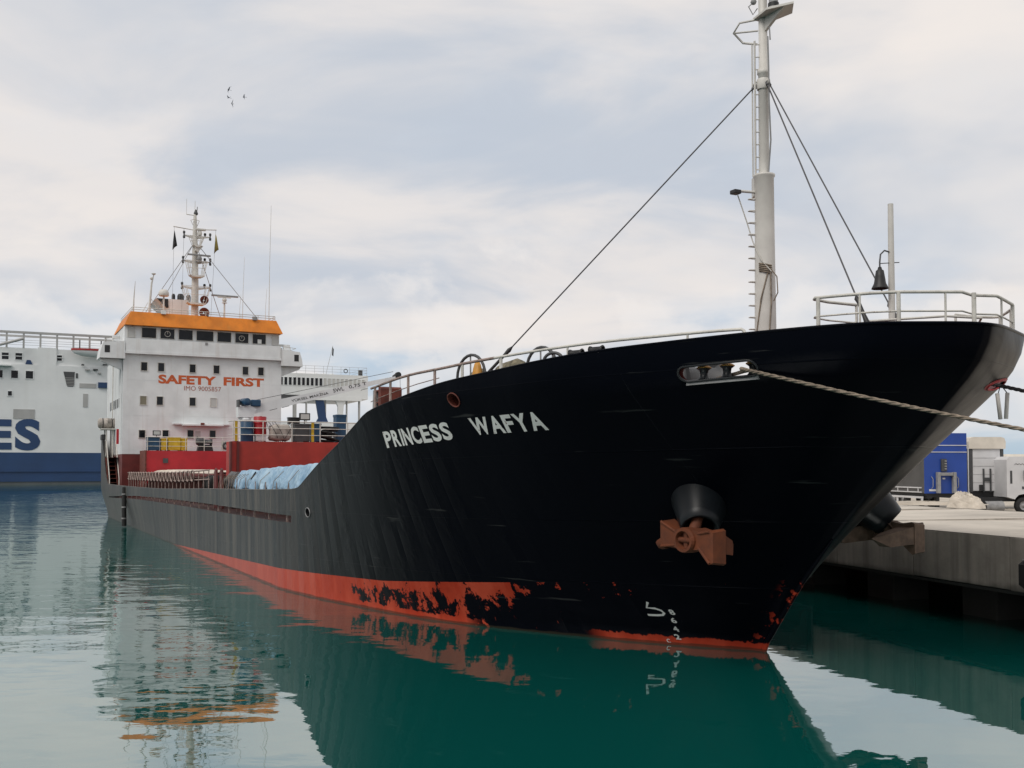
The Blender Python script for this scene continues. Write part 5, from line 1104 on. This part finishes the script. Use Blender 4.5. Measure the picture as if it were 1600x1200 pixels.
# --- tarpaulins along the starboard side
def tarp(base, s0, s1, mat, label, seed, top, grp='sheeted cargo along the starboard coaming'):
    e = sthing('sheeted_cargo', base, label, 'tarpaulin', grp); rnd = random.Random(seed); n = 150; m = 20; vs = []; fs = []
    fold = [rnd.uniform(0.6, 1.4) for _ in range(n + 1)]
    for i in range(n + 1):
        u = i / n; s = s0 + (s1 - s0) * u; zt_ = top(s) + 0.012 * math.sin(s * 3.1 + seed) + 0.008 * math.sin(s * 7.3)
        edge = min(1.0, u * 8, (1 - u) * 8)
        for j in range(m + 1):
            v = j / m
            if v < 0.3: t = 3.55 + v / 0.3 * 0.95; z = zt_ - 0.10 * (1 - v / 0.3)
            else:
                w_ = (v - 0.3) / 0.7; t = 4.50 + 0.28 * math.sin(w_ * 1.7) + 0.06 * w_ * math.sin(s * 4.0 + 3.0 * w_ + seed + 1.5 * math.sin(s * 1.3)) + 0.045 * (0.2 + w_) * math.sin(s * 9 + seed * 2 - 5 * w_ + 2 * math.sin(s * 2.1))
                z = zt_ - w_ * (zt_ - 2.62 - 0.10 * math.sin(s * 2.3 + seed) - 0.06 * math.sin(s * 5.1))
            t = 4.2 + (t - 4.2) * (0.75 + 0.25 * edge) ; vs.append((s + 0.05 * math.sin(v * 9 + seed), t, z - (1 - edge) * 0.12 * (1 - v)))
    fs = [(i * (m + 1) + j, i * (m + 1) + j + 1, (i + 1) * (m + 1) + j + 1, (i + 1) * (m + 1) + j) for i in range(n) for j in range(m)]
    c_ = MB(); c_.add(vs, fs, 0, True); o = c_.build('sheet', mat, e, base); sdm = o.modifiers.new('thick', 'SOLIDIFY'); sdm.thickness = 0.01
    c_ = MB(); 
    for k in range(5):
        s = s0 + (s1 - s0) * (k + 0.5) / 5; c_ = MB(); c_.tube([(s, 4.60, top(s) - 0.15), (s + 0.05, 4.90, 3.0), (s + 0.1, 5.0, 2.3)], 0.010, 5); c_.build('lashing', 'rope', e, base)
    c_ = MB(); c_.bbox((s0 + 0.25, 3.65, 2.2), (s1 - 0.25, 4.38, min(top(s0), top(s1)) - 0.15), 0.1); c_.build('load', 'black', e, base)
topz = lambda s: 3.56 - (s - 14) * 0.024
tarp((16.5, 4.3, 1.9), 12.8, 21.8, 'tarp_blue', 'long pale blue tarpaulin over cargo, nearest the bow', 1, topz)
tarp((22.5, 4.3, 1.9), 21.95, 24.2, 'tarp_blue', 'short pale blue tarpaulin behind the long one', 2, topz)
tarp((24.4, 4.3, 1.9), 24.3, 26.0, 'tarp_black', 'crumpled black and silver sheet at the after end of the blue tarpaulins', 3, lambda s: 3.28)
bb = (40, 3.0, 3.14); e = sthing('pale_sheet', bb, 'thin pink-white sheet lying on the hatch covers aft', 'sheet')
c_ = MB(); nn = 40; c_.add([(33 + 0.5 * i, y, 3.16 + (0.07 + 0.05 * math.sin(i * 1.7) + 0.04 * math.sin(i * 3.1)) * (1 if 0.1 < k < 2.9 else 0)) for i in range(nn) for k, y in enumerate((1.0, 1.6, 3.5, 3.75))], [(4 * i + k, 4 * i + k + 1, 4 * i + 5 + k, 4 * i + 4 + k) for i in range(nn - 1) for k in range(3)], 0, True); o = c_.build('sheet', 'sheet_cream', e, bb); o.modifiers.new('t', 'SOLIDIFY').thickness = 0.02
# --- starboard deck rail with looped bars
c_ = MB(); zf = lambda s: sheer_f(s) - 0.03
for h in (0.42, 0.80): c_.tube([(s, 5.0 + 0.2 * sm((s - 26) / 24), zf(s) + h) for s in [27.5 + 0.8 * i for i in range(33)]], 0.028, 6)
SR = c_.build('deck_rail', 'rail_rusty', SH)
for k in range(24):
    s = 27.6 + 1.08 * k; t = 5.0 + 0.2 * sm((s - 26) / 24); c_ = MB(); c_.tube([(s, t, 1.75), (s, t, zf(s) + 0.80)], 0.022, 6); c_.build('rail_post', 'rail_rusty', SR)
for k in range(21):
    s = 31 + 1.05 * k; t = 5.04 + 0.2 * sm((s - 26) / 24); c_ = MB()
    c_.tube([(s + 0.36 * math.cos(a * math.pi / 7), t, zf(s) + 0.60 + 0.24 * math.sin(a * math.pi / 7)) for a in range(14)], 0.03, 6, closed=True); c_.build('rail_loop', 'rail_rusty', SR)
for k in range(9):
    s = 14.6 + 1.4 * k; c_ = MB(); c_.tube([(s, 5.15, 1.8), (s, 5.15, 3.1 if s > 20 else 2.98)], 0.016, 6); c_.build('stanchion', 'rail_rusty', SR)
for s, w_ in ((26.7, 0.5), (25.6, 0.4)):
    c_ = MB(); c_.prism([(s - w_ * 0.8, 1.8), (s + 0.35, 1.8), (s + 0.25, 3.25), (s + 0.05, 3.42), (s - 0.15, 3.35)], 4.85, 4.92, axis=1); c_.build('stay_plate', 'deck_red', SR)
for k, (s, lab) in enumerate(((28.2, 'black tyre at the forward end of the starboard deck rail'), (29.0, 'second black tyre behind the first by the starboard deck rail'))):
    bb = (s, 4.6, 2.55); e = sthing('tyre', bb, lab, 'tyre', 'tyres by the starboard deck rail')
    c_ = MB(); c_.lathe([(0.22, -0.12), (0.36, -0.13), (0.40, -0.08), (0.40, 0.08), (0.36, 0.13), (0.22, 0.12)], (s, 4.6, 2.72), (0.9, 0.35, 0), 20); c_.build('tread', 'rubber', e, bb)
# gangway block on the side (fender hung over the bulwark far aft)
bb = (47.5, 6.05, 1.6); e = sthing('rubber_fender', bb, 'dark strip fender hanging over the ship side near the stern', 'fender')
c_ = MB(); tt = hull_t(47.5, 1.5); c_.tube([(47.5, tt + 0.10, 0.05), (47.5, tt + 0.12, 1.2), (47.5, tt + 0.10, 2.3)], 0.13, 8); c_.build('body', 'rubber', e, bb)
for z in (0.5, 1.15, 1.9):
    c_ = MB(); c_.lathe([(0.15, -0.04), (0.15, 0.04)], (47.5, tt + 0.11, z), n=10); c_.build('band', 'grey', e, bb)

# ------------------------------------------------------------------ deckhouse
HS = 56.0
c_ = MB(); c_.box((HS, -5.25, 4.32), (66.0, 5.25, 10.95)); DH = c_.build('deckhouse', 'house_white', SH)
c_ = MB(); c_.box((HS + 0.01, -5.24, 1.4), (66.0, 5.24, 4.318)); c_.build('deckhouse_base', 'deck_red', DH)
def window(t0, z1, t1, z0, mat='glass', s=HS, parent=None, fr=0.035, name='window'):
    a, b2 = min(t0, t1), max(t0, t1); c_ = MB(); c_.box((s - 0.022, a, z0), (s - 0.004, b2, z1), 0)
    for (p, q_) in (((a - fr, z0 - fr), (b2 + fr, z0)), ((a - fr, z1), (b2 + fr, z1 + fr)), ((a - fr, z0), (a, z1)), ((b2, z0), (b2 + fr, z1))): c_.box((s - 0.05, p[0], p[1]), (s - 0.003, q_[0], q_[1]), 1)
    return c_.build(name, [mat, 'rail_white'], parent or DH)
for t in (3.94, 2.86, 0.82, -0.76, -2.73, -3.80): window(t + 0.19, 10.42, t - 0.19, 9.87)
for t, mt in ((3.97, 'glass_beige'), (2.92, 'glass'), (0.80, 'glass'), (-0.58, 'glass_pale')): window(t + 0.19, 8.16, t - 0.19, 7.61, mt)
for t, z1, z0 in ((4.02, 5.9, 5.4), (2.53, 5.92, 5.5), (0.92, 5.95, 5.40), (-0.55, 5.95, 5.45)): window(t + 0.19, z1, t - 0.19, z0)
c_ = MB(); c_.bbox((HS - 0.04, 0.17, 4.34), (HS - 0.004, 0.68, 6.05), 0.012); DO = c_.build('door', 'house_white', DH)
c_ = MB(); c_.box((HS - 0.055, 0.26, 5.1), (HS - 0.042, 0.60, 5.9)); c_.build('door_glass', 'glass_pale', DH)
# ledge over the door with its lamp, weather drips
c_ = MB(); c_.prism([(HS - 0.7, 6.24), (HS - 0.7, 6.34), (HS - 0.004, 6.40), (HS - 0.004, 6.24)], -1.16, 1.5, axis=1); c_.build('porch', 'house_white', DH)
for t0, t1 in ((1.52, 2.07), (-1.66, -1.18)):
    c_ = MB(); c_.box((HS - 0.3, t0, 6.32), (HS - 0.004, t1, 6.40)); c_.build('porch_end', 'house_white', DH)
c_ = MB(); c_.bbox((HS - 0.76, 0.12, 6.30), (HS - 0.705, 0.38, 6.44), 0.02); c_.build('porch_lamp', 'rust_red', DH)
# plate seams of the front
for t in (4.55, 1.95, -1.65, -4.4):
    c_ = MB(); c_.box((HS - 0.006, t - 0.012, 4.33), (HS - 0.001, t + 0.012, 10.9)); c_.build('plate_seam', 'house_white', DH)
for z in (6.9, 9.25):
    c_ = MB(); c_.box((HS - 0.006, -5.24, z - 0.012), (HS - 0.0012, 5.24, z + 0.012)); c_.build('plate_seam', 'house_white', DH)
# pipes at the starboard corner
for k in range(3):
    c_ = MB(); c_.tube([(HS + 0.2 + 0.35 * k, 5.32, 4.4), (HS + 0.2 + 0.35 * k, 5.32, 10.4)], 0.04, 6); c_.build('downpipe', 'house_white', DH)
for k in range(6):
    c_ = MB(); c_.box((HS + 1.6 + 1.1 * k, 5.252, 7.5), (HS + 2.1 + 1.1 * k, 5.28, 8.1)); c_.build('side_window', 'glass', DH)
# lettering on the front
def front_text(txt, t0, t1, z0, z1, mat, off, tilt=0.0):
    v, f = text_mesh(txt, off); c_ = MB(); c_.add([(HS - 0.008, t0 + (t1 - t0) * p[0], z0 + (z1 - z0) * p[1] + tilt * p[0]) for p in v], f); c_.build('lettering', mat, DH)
front_text('SAFETY', 3.03, -0.75, 9.05, 9.66, 'lettering_orange', 0.042); front_text('FIRST', -1.25, -4.02, 9.06, 9.66, 'lettering_orange', 0.042)
front_text('IMO 9005857', 1.36, -1.09, 8.64, 8.95, 'lettering_red', 0.0)
# navigating bridge: wing box right across, then the wheelhouse
c_ = MB(); c_.box((HS - 0.32, -5.15, 10.95), (HS + 8.5, 5.15, 11.12)); c_.box((HS - 0.30, -5.12, 11.12), (HS - 0.18, 5.12, 11.95)); c_.build('bridge_front', 'house_white', DH)
for sd_ in (1, -1):
    c_ = MB(); pr = [(sd_ * 5.16, 10.60), (sd_ * 6.72, 10.60), (sd_ * 6.66, 11.10), (sd_ * 6.50, 11.62), (sd_ * 5.16, 11.75)]
    c_.prism(pr, HS - 0.25, HS + 1.9, axis=0); WG = c_.build('bridge_wing', 'house_white', SH)
    c_ = MB(); c_.prism([(sd_ * 5.26, 10.58), (sd_ * 6.68, 10.58), (sd_ * 6.60, 10.42), (sd_ * 5.26, 9.85)], HS + 0.2, HS + 0.5, axis=0); c_.build('wing_bracket', 'house_white', WG)
    c_ = MB(); c_.box((HS - 0.262, sd_ * 6.10, 10.95), (HS - 0.252, sd_ * 6.42, 11.42)); c_.build('wing_opening', 'black', WG)
    c_ = MB(); c_.tube([(HS + 0.1, sd_ * 5.4, 12.0), (HS + 0.1, sd_ * 6.3, 11.9), (HS + 1.6, sd_ * 6.3, 11.9)], 0.02, 6); c_.tube([(HS + 0.1, sd_ * 5.9, 11.6), (HS + 0.1, sd_ * 5.9, 11.95)], 0.02, 6); c_.build('wing_rail', 'rail_white', WG)
    c_ = MB(); c_.bbox((HS + 0.1, sd_ * 5.45, 11.75), (HS + 0.5, sd_ * 5.9, 12.15), 0.04); c_.build('wing_console', 'house_white', WG)
WS = HS + 0.3
c_ = MB(); c_.box((WS, -5.15, 11.12), (HS + 6.5, 5.15, 12.86)); WH = c_.build('wheelhouse', 'house_white', SH)
for t0, t1 in ((4.07, 3.17), (2.88, 1.99), (1.70, 0.80), (0.53, -0.58), (-0.87, -1.78), (-2.08, -2.97), (-3.28, -4.19)): window(t0, 12.77, t1, 12.11, 'glass', WS, WH, 0.03)
for t0, t1 in ((4.95, 4.52), (-4.66, -5.08)): window(t0, 12.75, t1, 12.10, 'glass_pale', WS, WH, 0.03)
for t in (2.43, -2.52):
    c_ = MB(); c_.tube([(WS - 0.04, t + 0.18 * math.cos(a * math.pi / 8), 12.43 + 0.18 * math.sin(a * math.pi / 8)) for a in range(16)], 0.022, 6, closed=True); c_.tube([(WS - 0.04, t, 12.43), (WS - 0.04, t, 12.6)], 0.018, 5); c_.build('clear_view_screen', 'rail_white', WH)
c_ = MB(); c_.box((WS - 0.035, -3.9, 12.13), (WS - 0.026, -3.62, 12.42)); c_.build('notice', 'marks_white', WH)
c_ = MB(); c_.box((HS - 0.32, -0.12, 11.75), (HS - 0.304, 0.06, 11.93)); c_.build('name_plate', 'grey', WH)
# orange parapet round the roof
c_ = MB(); lo = [(HS - 0.15, 5.2), (HS - 0.15, -5.3), (HS + 7.0, -5.3), (HS + 7.0, 5.2)]; hi = [(HS + 0.15, 4.80), (HS + 0.15, -4.90), (HS + 6.7, -4.90), (HS + 6.7, 4.80)]
c_.add([(x, y, 12.87) for x, y in lo] + [(x, y, 13.80) for x, y in hi], [(i, (i + 1) % 4, 4 + (i + 1) % 4, 4 + i) for i in range(4)] + [(4, 5, 6, 7), (3, 2, 1, 0)]); RF = c_.build('roof_parapet', 'orange', SH)
c_ = MB()
for z in (13.95, 14.10): c_.tube([(HS + 6.6, 4.72, z), (HS + 0.2, 4.72, z), (HS + 0.2, -4.82, z), (HS + 6.6, -4.82, z)], 0.022, 6)
c_.build('roof_rail', 'rail_white', RF)
for k in range(9):
    t = 4.72 - 9.54 * k / 8; c_ = MB(); c_.tube([(HS + 0.2, t, 13.8), (HS + 0.2, t, 14.1)], 0.022, 5); c_.build('rail_post', 'rail_white', RF)
for t, mt in ((2.75, 'marks_white'), (-3.35, 'grey')):
    c_ = MB(); c_.bbox((HS - 0.05, t - 0.16, 13.72), (HS + 0.1, t + 0.16, 13.98), 0.02); c_.build('roof_floodlight', mt, RF)
c_ = MB(); c_.tube([(HS + 0.05, -0.15, 13.95), (HS - 0.05, -0.15, 13.75)], 0.05, 6); c_.build('roof_lamp', 'black', RF)
# antennas, dome, radar, funnel
def whip(s, t, z0, z1, r0=0.03, r1=0.012, mat='mast_white', knee=None):
    c_ = MB(); c_.tube([(s, t, z0), (s, t - 0.02, z0 + (z1 - z0) * 0.45), (s, t - 0.10, z1)], [r0, r0 * 0.7, r1], 6); c_.build('whip_antenna', mat, RF)
whip(57, -4.58, 13.8, 22.2); whip(57, -2.72, 13.8, 18.3, 0.025, 0.01); whip(57, -4.32, 13.8, 16.2, 0.02, 0.01); whip(57.2, 4.52, 13.8, 16.0, 0.06, 0.015); whip(57.0, -2.5, 13.8, 15.6, 0.02, 0.012)
c_ = MB(); c_.tube([(57, 3.55, 13.8), (57, 3.40, 15.9), (57, 3.32, 16.3)], [0.08, 0.06, 0.05], 8); c_.sphere((57, 3.42, 16.25), 0.10, 8); c_.lathe([(0, 0.0), (0.10, 0.02), (0.16, 0.08), (0.10, 0.12), (0, 0.12)], (57, 3.27, 16.50), n=10); c_.tube([(57, 3.32, 16.3), (57, 3.27, 16.5)], 0.04, 6); c_.build('camera_pole', 'mast_white', RF)
c_ = MB(); c_.tube([(57, 3.45, 14.9), (57, 3.0, 14.2)], 0.02, 5); c_.tube([(57, 3.62, 14.6), (57, 4.0, 13.85)], 0.02, 5); c_.build('pole_brace', 'mast_white', RF)
c_ = MB(); c_.tube([(57, 2.60, 13.8), (57, 2.60, 15.15)], 0.06, 8); c_.lathe([(0.30, 0), (0.34, 0.05), (0.34, 0.2), (0.30, 0.34), (0.2, 0.44), (0.0, 0.48)], (57, 2.60, 15.1), n=18); c_.lathe([(0.0, 0), (0.30, 0)], (57, 2.60, 15.1), n=18); c_.build('satellite_dome', 'mast_white', RF)
c_ = MB(); c_.tube([(57, -1.46, 13.8), (57, -1.46, 15.0)], 0.06, 8); c_.lathe([(0.18, 0), (0.18, 0.03), (0, 0.03)], (57, -1.46, 14.93), n=12); c_.sphere((57, -1.46, 15.14), 0.16, 10); c_.box((56.93, -1.0, 15.30), (57.07, -1.9, 15.40)); o = c_.build('radar_pedestal', 'mast_white', RF)
c_ = MB(); c_.bbox((56.92, -0.56, 15.37), (57.08, -2.41, 15.49), 0.03); c_.build('radar_scanner', 'grey', o)
c_ = MB(); c_.prism([(2.45, 15.66), (0.2, 15.66), (0.2, 13.8), (1.55, 13.8), (1.62, 15.0)], 61.5, 65.5, axis=0); FU = c_.build('funnel', 'house_white', SH)
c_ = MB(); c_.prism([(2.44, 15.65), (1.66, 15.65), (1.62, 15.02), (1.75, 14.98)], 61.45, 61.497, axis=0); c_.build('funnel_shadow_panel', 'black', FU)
for t, r_, h in ((1.13, 0.13, 0.55), (0.62, 0.24, 0.58), (0.06, 0.16, 0.55)):
    c_ = MB(); c_.lathe([(r_, 0), (r_, h * 0.75), (r_ * 0.7, h), (r_ * 0.3, h * 1.03), (0, h * 1.03)], (62.5, t, 15.66), n=12); c_.build('exhaust_pipe', 'black', FU)
# signal mast
c_ = MB(); M0 = 59.0
c_.tube([(M0, 0.2, 13.8), (M0, 0.2, 16.5), (M0, 0.22, 18.4), (M0, 0.24, 20.0), (M0, 0.25, 21.5)], [0.26, 0.24, 0.20, 0.17, 0.10], 14); SM = c_.build('signal_mast', 'mast_white', SH)
def bar(p, q_, r_, name='yard', mat='mast_white'): c_ = MB(); c_.tube([p, q_], r_, 6); return c_.build(name, mat, SM)
bar((M0, 1.72, 20.42), (M0, 0.2, 20.30), 0.035); bar((M0, 0.2, 20.35), (M0, -1.25, 20.48), 0.035)
for z, a, b2 in ((19.85, 1.0, -0.80), (18.05, 1.05, -0.82), (16.2, 1.1, -0.84)):
    c_ = MB(); c_.prism([(a, z), (0.35, z - 0.16), (0.05, z - 0.16), (b2, z + 0.02), (b2, z + 0.08), (0.2, z + 0.02), (a, z + 0.07)], M0 - 0.06, M0 + 0.06, axis=0); c_.build('crosstree', 'mast_white', SM)
    for t in (a, b2):
        c_ = MB(); c_.lathe([(0.05, -0.25), (0.085, -0.22), (0.085, -0.08), (0.05, -0.05), (0.05, 0.08), (0.085, 0.11), (0.085, 0.24), (0.04, 0.28)], (M0 - 0.06, t, z + 0.05), n=8); c_.build('signal_lamp', 'dark_grey', SM)
    c_ = MB(); c_.lathe([(0.05, 0), (0.05, 0.08), (0.09, 0.10), (0.09, 0.22), (0.06, 0.26), (0, 0.26)], (M0, -0.45, z + 0.05), n=10); c_.build('signal_lamp', 'black', SM)
for z0, hw0, z1, hw1, nm in ((16.98, 0.48, 18.0, 0.72, 'lamp_cage'), (15.02, 0.62, 16.2, 0.95, 'lamp_cage'), (19.1, 0.25, 19.75, 0.5, 'lamp_cage')):
    c_ = MB(); c_.prism([(0.2 + hw0, z0), (0.2 - hw0 - 0.1, z0), (0.2 - hw0 + 0.15, z0 - 0.13), (0.2 + hw0 - 0.2, z0 - 0.13)], M0 - 0.75, M0 - 0.1, axis=0); c_.build('lamp_platform', 'mast_white', SM)
    for sx in (-0.7, -0.2):
        for k in (1, 0.72, -0.72, -1): bar((M0 + sx, 0.2 + hw0 * k, z0), (M0 + sx, 0.2 + hw1 * k, z1), 0.022, 'cage_bar')
    for k in (0.5, 1.0): 
        zq_ = z0 + (z1 - z0) * k; hh_ = hw0 + (hw1 - hw0) * k; c_ = MB(); c_.tube([(M0 - 0.15, 0.2 + hh_, zq_), (M0 - 0.7, 0.2 + hh_, zq_), (M0 - 0.7, 0.2 - hh_, zq_), (M0 - 0.15, 0.2 - hh_, zq_)], 0.02, 5); c_.build('cage_ring', 'mast_white', SM)
c_ = MB(); c_.bbox((M0 - 0.5, 0.82, 18.40), (M0 - 0.36, -0.78, 18.52), 0.03); c_.build('radar_scanner', 'grey', SM)
c_ = MB(); c_.lathe([(0.16, 0), (0.2, 0.1), (0.12, 0.3)], (M0 - 0.43, 0.0, 18.1), n=10); c_.box((M0 - 0.5, -0.15, 17.95), (M0, 0.15, 18.1)); c_.build('radar_motor', 'grey', SM)
c_ = MB(); c_.bbox((M0 - 0.55, 0.3, 20.22), (M0 - 0.3, -0.42, 20.36), 0.04); c_.lathe([(0.13, -0.35), (0.16, -0.2), (0.1, 0.0)], (M0 - 0.4, -0.02, 20.22), n=10); c_.build('radar_scanner', 'mast_white', SM)
c_ = MB(); c_.prism([(0.3, 19.05), (-0.25, 19.1), (0.1, 18.65), (0.3, 18.75)], M0 - 0.6, M0 - 0.1, axis=0); c_.build('bracket', 'mast_white', SM)
bar((M0, 0.25, 21.36), (M0, 0.84, 21.38), 0.03); bar((M0, 0.84, 21.38), (M0, 0.84, 22.5), 0.014, 'aerial'); bar((M0, 0.26, 21.4), (M0, 0.26, 22.4), 0.018, 'aerial'); bar((M0, 0.14, 21.4), (M0, 0.10, 22.0), 0.03, 'aerial', 'grey')
c_ = MB(); c_.lathe([(0.05, 0), (0.14, 0.08), (0.16, 0.16), (0.10, 0.3), (0.06, 0.42), (0, 0.45)], (M0, 0.2, 21.35), n=10); c_.build('top_lamp', 'dark_grey', SM)
c_ = MB(); c_.tube([(M0, 0.55, 21.0), (M0 - 0.3, 0.3, 21.02), (M0, -0.05, 21.0)], 0.02, 5); c_.tube([(M0, 0.55, 21.0), (M0, 0.33, 20.55)], 0.02, 5); c_.tube([(M0, -0.05, 21.0), (M0, 0.1, 20.6)], 0.02, 5); c_.build('hoop', 'mast_white', SM)
# rust-brown loudhailer horns on the mast front
for z, r_ in ((15.25, 0.30), (14.35, 0.36)):
    c_ = MB(); c_.lathe([(0.06, 0.3), (0.10, 0.22), (r_ * 0.65, 0.08), (r_, 0.0), (r_ * 0.93, 0.0), (r_ * 0.5, 0.1), (0.05, 0.25)], (M0 - 0.75, -0.32, z), (1, 0, 0), 18); c_.build('horn', 'rust_red', SM)
for p, q_ in (((M0, 0.35, 19.3), (M0 + 2.5, 3.6, 13.9)), ((M0, 0.35, 19.3), (57.2, 3.1, 13.9)), ((M0, 0.05, 19.3), (57.2, -3.9, 13.9)), ((M0, 0.05, 19.0), (M0 + 2.5, -2.3, 13.9))): bar(p, q_, 0.022, 'mast_stay', 'grey')
for t0, z0, t1 in ((1.66, 20.4, 1.75), (-1.2, 20.45, -0.9), (1.0, 20.35, 1.1)): bar((M0, t0, z0), (M0, t1, 13.9), 0.010, 'halyard', 'grey')
for t, mt, lab in ((1.66, 'pennant_black', 'black pennant hanging from the left yard arm of the signal mast'), (-1.2, 'pennant_yellow', 'dull yellow pennant hanging from the right yard arm of the signal mast')):
    bb = (M0, t, 18.6); e = sthing('pennant', bb, lab, 'flag', 'pennants on the signal mast'); c_ = MB(); sgn = -1 if t > 0 else 1
    c_.add([(M0 - 0.03, t, 20.15), (M0 - 0.03, t - 0.05, 20.0), (M0 - 0.10, t - 0.20, 19.05), (M0 - 0.03, t - 0.06, 18.95), (M0 + 0.05, t + 0.10, 18.75), (M0 + 0.03, t + 0.06, 19.4)], [(0, 1, 2, 3, 5), (3, 4, 5)], 0, True); o = c_.build('cloth', mt, e, bb); o.modifiers.new('t', 'SOLIDIFY').thickness = 0.015
# ------------------------------------------------------------------ starboard quarter: stairs, raft
ST = MB(); 
for sd_, tt in ((1, 5.30), (1, 5.88)): ST.prism([(57.0, 1.62), (57.3, 1.62), (59.6, 4.1), (59.3, 4.1)], tt, tt + 0.05, axis=1)
STO = ST.build('stairway', 'rust_red', SH)
for k in range(9):
    c_ = MB(); s = 57.2 + 0.26 * k; z = 1.85 + 0.275 * k; c_.box((s, 5.36, z), (s + 0.28, 5.87, z + 0.04)); c_.build('tread', 'rust_red', STO)
for tt in (5.30, 5.90):
    c_ = MB(); c_.tube([(56.9, tt, 1.7), (56.95, tt, 2.7), (59.3, tt, 5.2), (59.6, tt, 4.2)], 0.035, 6); c_.build('handrail', 'rail_white', STO)
c_ = MB(); 
for s, t in ((57.2, 5.40), (57.2, 5.82), (58.6, 5.40), (58.6, 5.80)): c_.tube([(s + 3.0, t, 4.1), (s + 3.0, t, 6.1)], 0.05, 6)
c_.box((60.0, 5.30, 6.05), (61.8, 6.15, 6.14)); RP = c_.build('raft_platform', 'rail_white', SH)
bb = (60.8, 5.95, 6.14); e = sthing('life_raft', bb, 'white life raft canister on a frame beside the deckhouse', 'life raft')
c_ = MB(); c_.lathe([(0, -0.62), (0.26, -0.60), (0.36, -0.48), (0.36, -0.04), (0.39, -0.03), (0.39, 0.03), (0.36, 0.04), (0.36, 0.48), (0.26, 0.60), (0, 0.62)], (60.8, 5.72, 6.50), (0, 1, 0), 18); c_.build('canister', 'tan_cover', e, bb)
for q in (-0.3, 0.3):
    c_ = MB(); c_.lathe([(0.375, -0.03), (0.375, 0.03)], (60.8, 5.72 + q, 6.50), (0, 1, 0), 18); c_.build('strap', 'black', e, bb)
c_ = MB(); c_.box((57.2, 5.30, 5.0), (57.5, 5.46, 6.0)); c_.build('fire_locker', 'bright_red', SH)
c_ = MB(); c_.bbox((61.3, 5.75, 5.35), (62.0, 6.05, 5.75), 0.06); c_.build('mooring_chock', 'dark_grey', SH)
c_ = MB()
for k in range(4): c_.tube([(60.6 + 0.05 * k, 5.4, 4.1), (60.6 + 0.05 * k, 5.4, 10.5)], 0.03, 6) if k % 2 == 0 else None
c_.build('awning_post', 'rail_white', SH)
